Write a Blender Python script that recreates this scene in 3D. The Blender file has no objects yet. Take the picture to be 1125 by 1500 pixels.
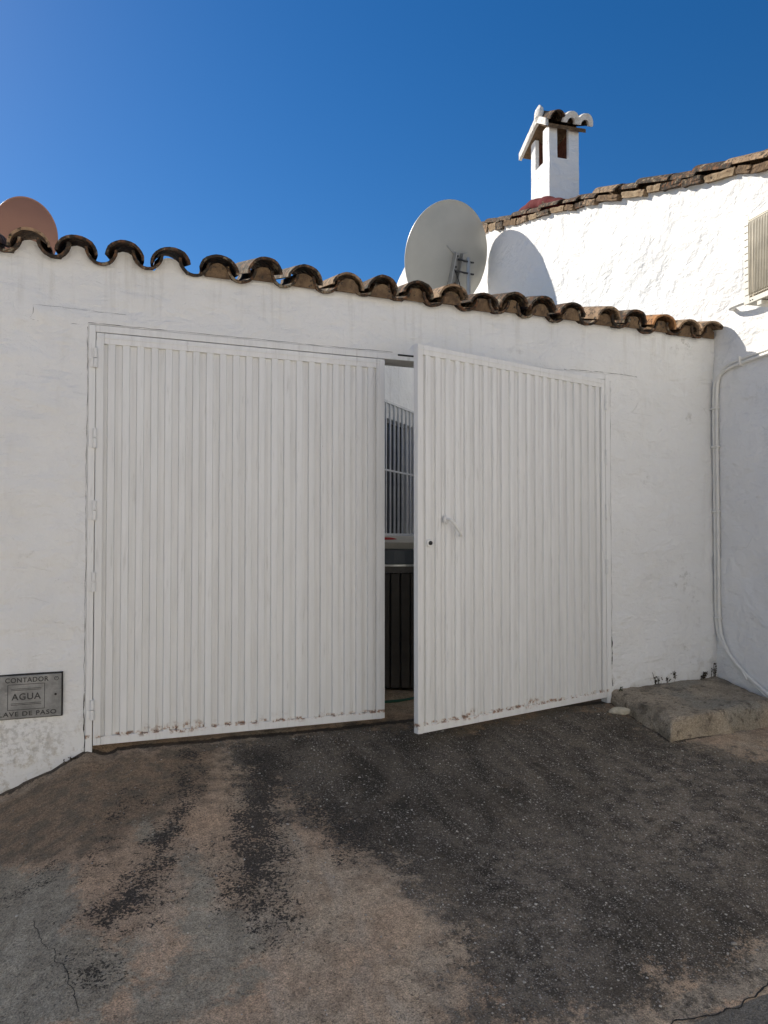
import bpy, bmesh, math, random
import numpy as np
from mathutils import Vector, Matrix, noise as mnoise

random.seed(7)
SC = bpy.context.scene
COL = SC.collection
R = math.radians

# ------------------------------------------------------------------ camera
cam = bpy.data.cameras.new('camera'); cam_o = bpy.data.objects.new('camera', cam); COL.objects.link(cam_o)
SC.camera = cam_o
YAW = math.atan(1040/2812)
cam.sensor_fit = 'VERTICAL'; cam.sensor_height = 36.0; cam.lens = 36.0*1040/1500
cam.shift_y = 15.4/1500
cam.clip_start = 0.05; cam.clip_end = 2000
cam_o.location = (0.135, -4.084, 1.10)
cam_o.rotation_euler = (R(90+1.3), 0, -YAW)
SC.render.resolution_x, SC.render.resolution_y = 768, 1024

# ------------------------------------------------------------------ sky, sun, exposure
SUN_AZ, SUN_EL = -0.55, 0.642            # azimuth from +y (towards +x), elevation
world = bpy.data.worlds.new('World'); SC.world = world; world.use_nodes = True
wn = world.node_tree.nodes; wl = world.node_tree.links
sky = wn.new('ShaderNodeTexSky'); sky.sky_type = 'NISHITA'; sky.sun_disc = False
sky.sun_elevation = SUN_EL; sky.sun_rotation = SUN_AZ
sky.altitude = 50; sky.air_density = 1.0; sky.dust_density = 0.15; sky.ozone_density = 3.0
bg = wn['Background']; bg.inputs['Strength'].default_value = 0.10
hs = wn.new('ShaderNodeHueSaturation'); hs.inputs['Hue'].default_value = 0.505; hs.inputs['Saturation'].default_value = 1.36; hs.inputs['Value'].default_value = 0.60
wl.new(sky.outputs[0], hs.inputs['Color']); wl.new(hs.outputs[0], bg.inputs[0])
sl = bpy.data.lights.new('sun', 'SUN'); sl.energy = 4.6; sl.angle = R(0.53); sl.color = (1.0, 0.93, 0.82)
so = bpy.data.objects.new('sun', sl); COL.objects.link(so)
sdir = Vector((math.sin(SUN_AZ)*math.cos(SUN_EL), math.cos(SUN_AZ)*math.cos(SUN_EL), math.sin(SUN_EL)))
so.rotation_euler = sdir.to_track_quat('Z', 'Y').to_euler(); so.location = (0, 8, 12)
SC.view_settings.view_transform = 'Standard'; SC.view_settings.look = 'None'
SC.view_settings.exposure = 0.80; SC.view_settings.gamma = 1.0; SC.view_settings.use_curve_mapping = False

# ------------------------------------------------------------------ helpers
def link(o, parent=None):
    COL.objects.link(o)
    if parent is not None: o.parent = parent
    return o
def mesh(name, verts, faces, mat, parent=None, smooth=False, loc=None):
    me = bpy.data.meshes.new(name); me.from_pydata([tuple(v) for v in verts], [], [tuple(f) for f in faces]); me.update()
    if mat: me.materials.append(mat)
    if smooth:
        for p in me.polygons: p.use_smooth = True
    o = bpy.data.objects.new(name, me); link(o, parent)
    if loc is not None: o.location = loc
    return o
def inst(name, me, parent=None, loc=(0,0,0), rot=(0,0,0), scale=(1,1,1)):
    o = bpy.data.objects.new(name, me); link(o, parent)
    o.location = loc; o.rotation_euler = rot; o.scale = scale
    return o
def empty(name, loc=(0,0,0), rot=(0,0,0)):
    o = bpy.data.objects.new(name, None); COL.objects.link(o); o.location = loc; o.rotation_euler = rot; o.empty_display_size = .1
    return o
def tag(o, label=None, cat=None, group=None, kind=None):
    if label: o['label'] = label
    if cat: o['category'] = cat
    if group: o['group'] = group
    if kind: o['kind'] = kind
    return o

class MB:
    """collects shapes and links them as ONE mesh"""
    def __init__(s): s.v = []; s.f = []
    def add(s, vs, fs):
        n = len(s.v); s.v += [tuple(v) for v in vs]; s.f += [tuple(i+n for i in f) for f in fs]; return s
    def box(s, x0, x1, y0, y1, z0, z1, bev=0.0, M=None):
        bm = bmesh.new(); bmesh.ops.create_cube(bm, size=1)
        for v in bm.verts: v.co = Vector(((x0+x1)/2+v.co.x*(x1-x0), (y0+y1)/2+v.co.y*(y1-y0), (z0+z1)/2+v.co.z*(z1-z0)))
        if bev > 0: bmesh.ops.bevel(bm, geom=list(bm.edges), offset=bev, segments=2, profile=.5, affect='EDGES')
        return s.bm(bm, M)
    def bm(s, bm, M=None):
        if M is not None: bm.transform(M)
        bm.verts.index_update(); bm.normal_update()
        s.add([v.co for v in bm.verts], [[v.index for v in f.verts] for f in bm.faces]); bm.free(); return s
    def tube(s, pts, r, seg=10, caps=True):
        pts = [Vector(p) for p in pts]; rs = r if isinstance(r, (list, tuple)) else [r]*len(pts)
        vs = []; fs = []; up = None
        for i, p in enumerate(pts):
            t = (pts[min(i+1, len(pts)-1)]-pts[max(i-1, 0)]).normalized()
            if up is None:
                a = Vector((0,0,1)) if abs(t.z) < .9 else Vector((1,0,0)); up = (a-t*a.dot(t)).normalized()
            else: up = (up-t*up.dot(t)).normalized()
            sd = t.cross(up)
            for k in range(seg):
                a = 2*math.pi*k/seg; vs.append(p+(up*math.cos(a)+sd*math.sin(a))*rs[i])
        for i in range(len(pts)-1):
            for k in range(seg):
                a = i*seg+k; b = i*seg+(k+1) % seg; fs.append((a, b, b+seg, a+seg))
        if caps:
            fs.append(tuple(range(seg-1, -1, -1))); n = (len(pts)-1)*seg; fs.append(tuple(n+k for k in range(seg)))
        return s.add(vs, fs)
    def build(s, name, mat, parent=None, smooth=False, loc=None):
        o = mesh(name, s.v, s.f, mat, parent, smooth, loc)
        if smooth == 'auto':
            o.data.set_sharp_from_angle(angle=R(35))
        return o

def smoothpath(pts, n=6):
    pts = [Vector(p) for p in pts]; out = []
    for i in range(len(pts)-1):
        p0 = pts[max(i-1,0)]; p1 = pts[i]; p2 = pts[i+1]; p3 = pts[min(i+2,len(pts)-1)]
        for k in range(n):
            t = k/n; out.append(.5*((2*p1)+(p2-p0)*t+(2*p0-5*p1+4*p2-p3)*t*t+(3*p1-p0-3*p2+p3)*t**3))
    out.append(pts[-1]); return out
def fbm(x, y, z, o=4): return mnoise.fractal(Vector((x, y, z)), .9, 2.0, o)   # about -1..1

# ------------------------------------------------------------------ materials
class NT:
    def __init__(s, name):
        s.m = bpy.data.materials.new(name); s.m.use_nodes = True
        s.t = s.m.node_tree; s.n = s.t.nodes; s.l = s.t.links; s.b = s.n['Principled BSDF']
        s.pos = s.n.new('ShaderNodeNewGeometry').outputs['Position']
        s.obj = s.n.new('ShaderNodeTexCoord').outputs['Object']
        s.rnd = s.n.new('ShaderNodeObjectInfo').outputs['Random']
    def setin(s, sock, v):
        if isinstance(v, bpy.types.NodeSocket): s.l.new(v, sock)
        elif isinstance(v, (tuple, list)): sock.default_value = tuple(v)+((1,) if len(v) == 3 and sock.type == 'RGBA' else ())
        else: sock.default_value = v
    def noise(s, scale, detail=4, vec=None, rough=.55, dist=0.0, out='Fac'):
        n = s.n.new('ShaderNodeTexNoise'); n.inputs['Scale'].default_value = scale; n.inputs['Detail'].default_value = max(1, min(detail, math.log2(900/scale)))
        n.inputs['Roughness'].default_value = rough; n.inputs['Distortion'].default_value = dist
        s.l.new(vec or s.pos, n.inputs['Vector']); return n.outputs[out]
    def vor(s, scale, vec=None, feat='F1', out='Distance', rand=1.0):
        n = s.n.new('ShaderNodeTexVoronoi'); n.feature = feat; n.inputs['Scale'].default_value = scale
        n.inputs['Randomness'].default_value = rand
        s.l.new(vec or s.pos, n.inputs['Vector']); return n.outputs[out]
    def math(s, op, a, b=0.0, c=0.0):
        n = s.n.new('ShaderNodeMath'); n.operation = op
        for i, v in enumerate((a, b, c)): s.setin(n.inputs[i], v)
        return n.outputs[0]
    def ss(s, v, a, b, lo=0.0, hi=1.0):
        n = s.n.new('ShaderNodeMapRange'); n.interpolation_type = 'SMOOTHSTEP'
        s.setin(n.inputs['Value'], v)
        n.inputs['From Min'].default_value = a; n.inputs['From Max'].default_value = b
        n.inputs['To Min'].default_value = lo; n.inputs['To Max'].default_value = hi; return n.outputs[0]
    def mix(s, f, a, b):
        n = s.n.new('ShaderNodeMix'); n.data_type = 'RGBA'; s.setin(n.inputs[0], f); s.setin(n.inputs[6], a); s.setin(n.inputs[7], b); return n.outputs[2]
    def attr(s, name):
        n = s.n.new('ShaderNodeAttribute'); n.attribute_name = name; return n
    def sep(s, v):
        n = s.n.new('ShaderNodeSeparateXYZ'); s.l.new(v, n.inputs[0]); return n.outputs
    def scale(s, v, sc):
        n = s.n.new('ShaderNodeVectorMath'); n.operation = 'MULTIPLY'; s.l.new(v, n.inputs[0]); n.inputs[1].default_value = sc; return n.outputs[0]
    def off(s, v, x):
        n = s.n.new('ShaderNodeVectorMath'); n.operation = 'ADD'; s.l.new(v, n.inputs[0])
        c = s.n.new('ShaderNodeCombineXYZ'); s.setin(c.inputs[0], x); s.setin(c.inputs[1], x); s.l.new(c.outputs[0], n.inputs[1]); return n.outputs[0]
    def bump(s, h, dist=.01, strength=1.0, prev=None):
        n = s.n.new('ShaderNodeBump'); n.inputs['Distance'].default_value = dist; n.inputs['Strength'].default_value = strength
        s.l.new(h, n.inputs['Height'])
        if prev is not None: s.l.new(prev, n.inputs['Normal'])
        return n.outputs[0]
    def done(s, col, rough=.8, normal=None, metal=0.0, spec=.3):
        s.setin(s.b.inputs['Base Color'], col); s.setin(s.b.inputs['Roughness'], rough); s.setin(s.b.inputs['Metallic'], metal)
        s.b.inputs['Specular IOR Level'].default_value = spec
        if normal is not None: s.l.new(normal, s.b.inputs['Normal'])
        return s.m

def plaster(name, col, amp=1.0, dirt=.25, garden=False):
    t = NT(name)
    big = t.noise(1.3, 3); mid = t.noise(7, 6, rough=.6); fine = t.noise(60, 5)
    streak = t.noise(9, 5, vec=t.scale(t.pos, (1, 1, .22)))
    c = t.mix(t.ss(big, .3, .75), tuple(x*1.0 for x in col), tuple(x*.94 for x in col))
    c = t.mix(t.math('MULTIPLY', t.ss(streak, .55, .8), .5*dirt), c, (.50, .47, .41))
    sp = t.ss(t.noise(30, 6, rough=.75), .66, .78)
    c = t.mix(t.math('MULTIPLY', sp, dirt), c, (.33, .32, .30))
    stroke = t.noise(5, 5, vec=t.scale(t.pos, (1, 1, 2.6)), rough=.6, dist=1.2)
    h = t.bump(t.noise(3.2, 3, dist=.4), .045*amp, .9)
    h = t.bump(stroke, .018*amp, .7, h)
    h = t.bump(mid, .013*amp, .8, h); h = t.bump(t.noise(26, 5, rough=.62), .005*amp, .9, h); h = t.bump(fine, .0028*amp, .9, h)
    # grey mould blotches with ragged outlines
    mo = t.math('MULTIPLY', t.ss(t.noise(2.1, 3), .60, .70), t.ss(t.noise(16, 7, rough=.75), .50, .62))
    c = t.mix(t.math('MULTIPLY', mo, 1.3*dirt), c, (.40, .39, .36))
    if garden:
        x, y, z = t.sep(t.pos)
        run = t.math('MULTIPLY', t.ss(t.noise(9, 5, vec=t.scale(t.pos, (1.6, 1, .12)), rough=.65), .52, .68), t.ss(t.math('ADD', z, t.math('MULTIPLY', t.noise(6, 3), .5)), 2.35, 2.85))
        c = t.mix(t.math('MULTIPLY', run, .24), c, (.42, .39, .33))                       # rain runs below the tiles
        sp2 = t.math('MULTIPLY', t.ss(t.noise(13, 8, rough=.75), .50, .62), t.ss(t.math('SUBTRACT', z, t.math('MULTIPLY', t.noise(4, 4), .45)), -.28, .08, 1, 0))
        c = t.mix(t.math('MULTIPLY', sp2, .55), c, (.40, .35, .27))                       # splashed mud
        dx = t.math('MULTIPLY', t.math('ADD', x, .33), 4.5); dz = t.math('MULTIPLY', t.math('SUBTRACT', z, .07), 7.0)
        d2 = t.math('ADD', t.math('MULTIPLY', dx, dx), t.math('MULTIPLY', dz, dz))
        mk = t.math('MULTIPLY', t.ss(d2, .2, 1.3, 1, 0), t.ss(t.noise(34, 7, rough=.75), .46, .60))
        c = t.mix(t.math('MULTIPLY', mk, .45), c, (.34, .33, .30))                        # worn grey patch under the meter cover
    # hairline trowel marks
    w = t.vor(3.1, t.scale(t.pos, (1, 1, 2.2)), 'DISTANCE_TO_EDGE')
    cr = t.math('MULTIPLY', t.ss(w, .0, .012, 1, 0), t.ss(t.noise(2.7, 2), .60, .66))
    c = t.mix(t.math('MULTIPLY', cr, .22), c, (.35, .34, .32))
    h = t.bump(t.math('SUBTRACT', 1.0, cr), .003, .5, h)
    return t.done(c, .88, h, spec=.15)

MAT = {}
MAT['plaster'] = plaster('white_limewash', (.80, .80, .785), 1.0, .42, True)
MAT['plaster_old'] = plaster('weathered_limewash', (.72, .70, .66), 1.5, .95)
MAT['plaster_cream'] = plaster('cream_render', (.80, .788, .755), 1.0, .2)
MAT['plaster_house'] = plaster('white_limewash_house', (.82, .815, .80), 1.15, .15)

def gate_paint():
    t = NT('white_gate_paint'); x, y, z = t.sep(t.pos)
    streak = t.noise(5, 5, vec=t.scale(t.pos, (6, 6, .5)), rough=.65)
    c = t.mix(t.ss(streak, .35, .75), (.80, .80, .785), (.72, .72, .705))
    c = t.mix(t.math('MULTIPLY', t.rnd, .22), c, (.62, .61, .58))
    drip = t.noise(16, 4, vec=t.scale(t.pos, (4, 4, .35)))
    c = t.mix(t.ss(drip, .58, .76, 0, .42), c, (.47, .46, .43))
    # rust and flaking along the bottom rail
    n1 = t.noise(26, 5, rough=.7)
    low = t.math('MULTIPLY', t.ss(z, .025, .045, 0, 1), t.ss(z, .055, .105, 1, 0))
    line = t.math('MULTIPLY', t.ss(z, .040, .048, 0, 1), t.ss(z, .056, .068, 1, 0))
    cl = t.math('MAXIMUM', t.ss(t.noise(3.3, 2), .50, .66), t.math('MULTIPLY', line, .8))
    m = t.math('MULTIPLY', t.math('MULTIPLY', low, cl), t.ss(n1, .50, .58))
    rustc = t.mix(t.ss(t.noise(90, 3), .4, .6), (.30, .115, .03), (.09, .04, .02))
    halo = t.math('MULTIPLY', t.math('MULTIPLY', low, cl), t.ss(n1, .40, .56, 0, .35))
    c = t.mix(halo, c, (.58, .42, .24)); c = t.mix(m, c, rustc)
    # chips
    ch = t.math('MULTIPLY', t.ss(t.noise(38, 4, rough=.7), .735, .76), t.ss(t.noise(1.7, 2), .45, .7))
    c = t.mix(ch, c, (.20, .17, .14))
    h = t.bump(t.noise(35, 4), .0016, .6); h = t.bump(streak, .002, .5, h); h = t.bump(m, .003, -.6, h)
    return t.done(c, t.ss(m, 0, 1, .5, .9), h, spec=.35)
MAT['gate'] = gate_paint()

def tile_mat(name, base, lich=.5, red=None):
    t = NT(name); v = t.off(t.obj, t.math('MULTIPLY', t.rnd, 37.0))
    n1 = t.noise(9, 6, v, .65); n2 = t.noise(28, 6, v, .7); n3 = t.noise(60, 4, v)
    b2 = tuple(x*.55 for x in base)
    c = t.mix(t.ss(n1, .35, .65), base, b2)
    c = t.mix(t.math('MULTIPLY', t.rnd, .5), c, (.20, .15, .10))
    c = t.mix(t.ss(n2, .5-.22*lich, .64-.16*lich), c, (.040, .034, .028))          # black lichen
    c = t.mix(t.ss(t.noise(15, 6, v, .72), .545, .62, 0, .7*lich+.15), c, (.36, .31, .22))  # pale lichen
    c = t.mix(t.ss(n3, .68, .74, 0, .7), c, (.42, .28, .07))
    if red is not None: c = t.mix(t.ss(n1, .58, .66, .95, .15), c, red)
    h = t.bump(n2, .006, .8); h = t.bump(n3, .002, .8, h)
    return t.done(c, .92, h, spec=.12)
MAT['tile'] = tile_mat('weathered_clay_tile', (.21, .10, .052), .62)
MAT['tile_orange'] = tile_mat('orange_clay_tile', (.50, .22, .075), .1)
MAT['tile_pale'] = tile_mat('pale_clay_tile', (.40, .27, .17), .15)
MAT['tile_red'] = tile_mat('red_painted_tile', (.20, .09, .05), .2, (.105, .012, .016))

def mortar(name, a, b):
    t = NT(name); v = t.off(t.obj, t.math('MULTIPLY', t.rnd, 21.0))
    n = t.noise(14, 6, v, .7); c = t.mix(t.ss(n, .35, .65), a, b)
    c = t.mix(t.ss(t.noise(30, 6, v, .7), .56, .64), c, (.06, .05, .042))
    h = t.bump(n, .02, .9); h = t.bump(t.noise(55, 5, v), .006, .8, h); return t.done(c, .95, h, spec=.1)
MAT['mortar_brown'] = mortar('brown_lime_mortar', (.22, .15, .09), (.11, .075, .05))
MAT['mortar_pale'] = mortar('pale_lime_mortar', (.34, .26, .17), (.19, .13, .08))

def simple(name, col, rough=.5, metal=0, spec=.4, var=.12, scale=14, bump=.001):
    t = NT(name); n = t.noise(scale, 5, t.obj)
    c = t.mix(t.ss(n, .3, .7), col, tuple(x*(1-var) for x in col))
    return t.done(c, rough, t.bump(t.noise(scale*5, 3, t.obj), bump, .6), metal, spec)
MAT['dish'] = simple('cream_dish_paint', (.44, .43, .385), .45, var=.10, scale=3)
MAT['dish_terra'] = simple('terracotta_dish_paint', (.21, .105, .072), .55, var=.10, scale=3)
MAT['steel'] = simple('galvanised_steel', (.42, .42, .41), .45, .7)
MAT['dark_steel'] = simple('dark_clamp_steel', (.06, .06, .06), .5, .5)
MAT['ac'] = simple('cream_ac_casing', (.68, .65, .56), .45, var=.05)
MAT['ac_grille'] = simple('yellowed_ac_grille', (.40, .34, .24), .5, var=.15)
MAT['black'] = simple('dark_hole', (.012, .012, .012), .6)
MAT['pvc'] = simple('white_pvc', (.74, .73, .69), .4, var=.08)
MAT['brick_dark'] = simple('sooty_brick', (.16, .06, .035), .95, var=.5, scale=20, bump=.01)
MAT['gap'] = simple('dark_joint_dirt', (.03, .028, .025), .95)

def cast_metal():
    t = NT('cast_aluminium_cover'); n = t.noise(11, 6, rough=.65)
    c = t.mix(t.ss(n, .3, .7), (.34, .34, .33), (.19, .19, .185)); c = t.mix(t.ss(t.noise(40, 5), .6, .7, 0, .7), c, (.34, .33, .31))
    h = t.bump(t.noise(120, 3), .0012, .8); return t.done(c, .6, h, .35, .4)
MAT['cast'] = cast_metal()
MASKS = {
 'dark': [[(0.741, -0.061), (1.63, -0.012), (2.163, -0.234), (3.215, -0.024), (3.241, -0.668), (3.43, -0.869), (3.705, -1.131), (2.819, -1.857), (2.359, -2.209), (1.929, -2.268), (1.776, -2.312), (1.543, -2.283), (1.299, -2.289), (1.068, -2.267), (1.178, -2.054), (1.2, -1.748), (1.175, -1.482), (1.056, -1.246), (0.935, -0.919), (0.952, -0.57), (0.732, -0.66), (0.704, -0.424)]],
 'speck': [[(0.47, -0.086), (0.533, -0.102), (0.479, -0.591), (0.377, -1.105), (0.268, -1.432), (0.087, -1.544), (-0.014, -1.406), (0.175, -1.145), (0.316, -0.747)], [(0.749, -0.13), (1.019, -0.199), (0.881, -0.736), (0.79, -1.273), (0.694, -1.636), (0.614, -1.737), (0.481, -1.392), (0.501, -1.19), (0.645, -0.706)], [(0.136, -0.462), (0.259, -0.459), (0.076, -1.092), (0.023, -1.125)], [(-0.313, -0.998), (-0.193, -1.128), (-0.278, -1.156)], [(-0.022, -1.6), (0.109, -1.634), (0.082, -1.743), (-0.003, -1.737)], [(-0.166, -0.946), (-0.026, -1.01), (-0.117, -1.087)], [(0.936, -0.642), (1.243, -1.067), (1.184, -1.461), (0.987, -1.279), (0.862, -0.961)]],
 'cement': [[(-0.401, -0.74), (-0.047, -1.062), (0.016, -1.357), (-0.013, -1.425), (0.087, -1.562), (0.203, -1.589), (0.22, -1.731), (0.112, -1.828), (0.097, -1.964), (-0.233, -1.756)], [(0.189, -1.737), (0.446, -1.831), (0.592, -1.731), (0.57, -1.599), (0.422, -1.478), (0.483, -1.371), (0.382, -1.106), (0.303, -1.109), (0.307, -1.033), (0.391, -1.3), (0.313, -1.559), (0.379, -1.683), (0.271, -1.715)], [(0.169, -1.804), (0.45, -1.801), (0.583, -1.778), (0.521, -1.883), (0.353, -1.943), (0.185, -1.967)], [(0.206, -0.808), (0.342, -0.905), (0.283, -0.983), (0.191, -0.919)]],
 'pale': [[(1.902, -2.281), (2.281, -2.193), (2.156, -2.353), (1.829, -2.394), (1.693, -2.401), (1.587, -2.352)], [(1.454, -2.27), (1.585, -2.324), (1.535, -2.413), (1.365, -2.36)], [(2.242, -2.097), (2.419, -2.13), (2.337, -2.172)]],
 'brown': [[(-0.536, -0.101), (-0.24, -0.058), (-0.004, -0.009), (0.707, -0.033), (0.618, -0.556), (0.384, -0.702), (0.125, -1.032), (-0.152, -0.959), (-0.415, -0.8)], [(0.69, -0.018), (3.608, 0.331), (3.338, -0.412), (2.199, -0.645), (1.438, -0.535), (1.007, -0.334)]],
 'gray': [[(2.15, -2.382), (1.913, -2.58), (1.502, -2.451), (1.817, -2.407)]],
 'lightagg': [[(0.846, -2.148), (1.109, -2.23), (1.2, -1.748), (1.159, -1.524), (1.026, -1.657)], [(2.728, -0.783), (3.225, -0.767), (3.976, -0.908), (2.97, -1.734), (2.535, -1.972), (1.929, -1.794), (2.214, -1.338)], [(1.579, -1.34), (2.041, -1.471), (1.68, -2.11), (1.367, -2.257), (1.109, -2.23)]],
}

# ------------------------------------------------------------------ ground (one sheet to the horizon)
def sstep(a, b, x):
    t = min(1, max(0, (x-a)/(b-a))); return t*t*(3-2*t)
def ground_z(x, y):
    z = -.03
    yy = min(y, 0.0)
    z += .12*max(yy, -5.0) + .02*max(min(yy+5, 0), -20)
    d = max(0.0, -.02-x)
    z -= .38*min(d, .9)*(1-.0*d) if d < .9 else .38*.9+.05*min(d-.9, 3)
    return z
def seg_sd(px, py, poly):
    """signed distance to a polygon, positive inside (arrays)"""
    inside = np.zeros(px.shape, bool); dist = np.full(px.shape, 1e9)
    n = len(poly)
    for i in range(n):
        (x0, y0), (x1, y1) = poly[i], poly[(i+1) % n]
        c = ((y0 > py) != (y1 > py)) & (px < (x1-x0)*(py-y0)/((y1-y0) if abs(y1-y0) > 1e-9 else 1e-9)+x0)
        inside ^= c
        ex, ey = x1-x0, y1-y0; t = np.clip(((px-x0)*ex+(py-y0)*ey)/(ex*ex+ey*ey+1e-12), 0, 1)
        dist = np.minimum(dist, np.hypot(px-x0-t*ex, py-y0-t*ey))
    return np.where(inside, dist, -dist)
def mask_val(px, py, polys, w):
    v = np.zeros(px.shape)
    for p in polys: v = np.maximum(v, np.clip(.5+seg_sd(px, py, p)/(2*w), 0, 1))
    return v
def axis(lo, hi, step, far):
    a = list(np.arange(lo, hi+1e-6, step)); s = step
    b = []; x = lo
    while x > -far: s *= 1.5; x -= s; b.append(x)
    c = []; x = hi; s = step
    while x < far: s *= 1.5; x += s; c.append(x)
    return np.array(b[::-1]+a+c)
gx = axis(-1.6, 4.4, .025, 400); gy = axis(-3.3, .5, .025, 400)
GX, GY = np.meshgrid(gx, gy, indexing='xy')
verts = []
for y in gy:
    for x in gx:
        z = ground_z(x, y)
        if -3 < x < 6 and -6 < y < 2: z += .010*fbm(x*1.1, y*1.1, .3, 3)+.0035*fbm(x*7, y*7, 2.3, 3)
        if -.7 < x < .1 and -.30 < y < .1:    # broken edge where the apron meets the wall foot
            z += .025*fbm(x*6, y*6, 9, 3)*sstep(-.30, -.05, y)
        verts.append((x, y, z))
nx = len(gx); faces = []
for j in range(len(gy)-1):
    for i in range(nx-1):
        a = j*nx+i; faces.append((a, a+1, a+nx+1, a+nx))

def ground_mat():
    t = NT('stained_concrete_apron')
    warp = t.noise(11, 8, rough=.7); warp2 = t.noise(37, 6, rough=.7); g1 = t.noise(95, 4, rough=.65); g2 = t.noise(210, 3, rough=.6); big = t.noise(1.7, 4)
    drag = t.noise(2.2, 6, vec=t.scale(t.pos, (2.6, .75, 1)), rough=.6, dist=.6)      # marks dragged out of the gateway
    S = lambda v, k: t.math('MULTIPLY', t.math('SUBTRACT', v, .5), k)
    add = lambda *a: a[0] if len(a) == 1 else t.math('ADD', a[0], add(*a[1:]))
    def M(name, k1, k2, k3, lo, hi): return t.ss(add(t.attr(name).outputs['Fac'], S(warp, k1), S(warp2, k2), S(g1, k3)), lo, hi)
    grain = add(S(g1, 1.5), S(g2, 2.4), S(warp2, .9), 1.0)                             # about .6 to 1.4
    def gr(c):
        n = t.n.new('ShaderNodeVectorMath'); n.operation = 'SCALE'; t.l.new(c, n.inputs[0]); t.l.new(grain, n.inputs['Scale']); return n.outputs[0]
    tan = t.mix(t.ss(big, .35, .65), (.58, .395, .25), (.51, .40, .275))
    tan = t.mix(t.ss(warp, .42, .66, 0, .6), tan, (.31, .22, .143))
    tan = t.mix(t.ss(drag, .50, .68, 0, .65), tan, (.54, .44, .32))
    tan = t.mix(t.ss(t.noise(5, 7, rough=.7), .54, .66, 0, .5), tan, (.31, .255, .187))
    tan = t.mix(M('brown', 1.2, .5, .4, .2, .85), tan, t.mix(t.ss(warp, .4, .62), (.31, .215, .135), (.20, .155, .105)))
    cem = t.mix(t.ss(warp, .35, .65), (.42, .355, .255), (.315, .265, .19))
    cem = t.mix(t.ss(drag, .52, .66, 0, .5), cem, (.50, .43, .315))
    c = t.mix(M('cement', 1.5, .6, .5, .32, .66), tan, cem)
    pale = t.mix(t.ss(warp2, .3, .7), (.46, .375, .27), (.33, .265, .19))
    c = t.mix(M('pale', .9, .5, .4, .42, .58), c, pale)
    # worn asphalt with pale aggregate showing
    dk = t.mix(t.ss(drag, .36, .66), (.052, .044, .033), (.145, .119, .088))
    dk = t.mix(t.ss(t.noise(4.2, 7, rough=.7), .50, .66, 0, .55), dk, (.19, .15, .105))
    v0 = t.vor(34); v0c = t.sep(t.vor(34, out='Color'))
    v1 = t.vor(62); v1c = t.sep(t.vor(62, out='Color'))
    v2 = t.vor(125); v2c = t.sep(t.vor(125, out='Color'))
    la = t.attr('lightagg').outputs['Fac']
    dens = t.math('ADD', t.math('MULTIPLY', la, .22), t.ss(t.noise(2.3, 6, rough=.65), .32, .68, .10, .52))
    s0 = t.math('MULTIPLY', t.ss(v0, .10, .20, 1, 0), t.math('LESS_THAN', v0c[0], t.math('MULTIPLY', dens, .30)))
    s1 = t.math('MULTIPLY', t.ss(v1, .18, .34, 1, 0), t.math('LESS_THAN', v1c[0], t.math('MULTIPLY', dens, .75)))
    s2 = t.math('MULTIPLY', t.ss(v2, .22, .40, 1, 0), t.math('LESS_THAN', v2c[0], t.math('MULTIPLY', dens, 2.6)))
    dk = t.mix(t.math('MULTIPLY', la, t.ss(t.noise(13, 8, rough=.72), .42, .60, 0, .75)), dk, (.27, .222, .165))
    dk = t.mix(s2, dk, t.mix(v2c[1], (.10, .089, .074), (.40, .355, .295)))
    dk = t.mix(s1, dk, t.mix(v1c[1], (.16, .14, .115), (.58, .53, .45)))
    dk = t.mix(s0, dk, t.mix(v0c[1], (.20, .175, .14), (.60, .55, .47)))
    dm = t.ss(add(t.attr('dark').outputs['Fac'], S(t.noise(5.5, 8, rough=.7), 1.3), S(drag, .9), S(warp2, 1.0), S(g1, .8)), .30, .66)
    c = t.mix(dm, c, dk)
    # black film worn into flakes
    sm = t.attr('speck').outputs['Fac']; fl = t.noise(92, 5, rough=.66)
    spk = t.ss(add(t.math('MULTIPLY', sm, .69), S(t.noise(9, 6, rough=.68), 1.5), S(drag, .5), S(fl, 2.1)), .48, .56)
    spk = t.math('MULTIPLY', spk, t.ss(sm, .02, .22))
    c = t.mix(t.math('MULTIPLY', spk, .93), c, t.mix(s2, (.042, .036, .030), (.13, .112, .09)))
    c = t.mix(t.ss(sm, .1, .8, 0, .22), c, (.10, .085, .066))
    st = t.math('MULTIPLY', t.ss(t.noise(80, 4), .63, .67), t.ss(t.noise(3.3, 4), .42, .6))
    c = t.mix(t.math('MULTIPLY', st, .8), c, (.07, .055, .04))
    c = t.mix(M('gray', .15, .1, .1, .45, .55), c, t.mix(t.ss(g1, .3, .7), (.24, .215, .175), (.14, .125, .10)))
    jd = t.ss(add(t.attr('joint').outputs['Fac'], S(warp2, 1.4), S(g1, .6)), .35, .6)
    c = t.mix(t.math('MULTIPLY', jd, .85), c, (.055, .044, .032))
    c = gr(c)
    street = t.mix(t.ss(t.noise(2.5, 5), .35, .65), (.43, .37, .30), (.36, .31, .25))
    c = t.mix(M('street', .3, .1, .1, .4, .6), c, street)
    h = t.bump(warp, .014, .6); h = t.bump(warp2, .009, .8, h); h = t.bump(g1, .0045, .9, h); h = t.bump(g2, .002, .8, h)
    h = t.bump(t.math('MULTIPLY', s1, dm), .006, .8, h); h = t.bump(spk, .005, .8, h)
    h = t.bump(t.math('MULTIPLY', v2, dm), .008, -.7, h)
    return t.done(c, .9, h, spec=.2)
ground = mesh('ground', verts, faces, ground_mat(), smooth=True)
tag(ground, kind='structure')
near = (GX > -3) & (GX < 5) & (GY > -5) & (GY < 1)
WID = {'brown': .18, 'dark': .24, 'speck': .13, 'cement': .10, 'pale': .06, 'gray': .03, 'lightagg': .2}
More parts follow.
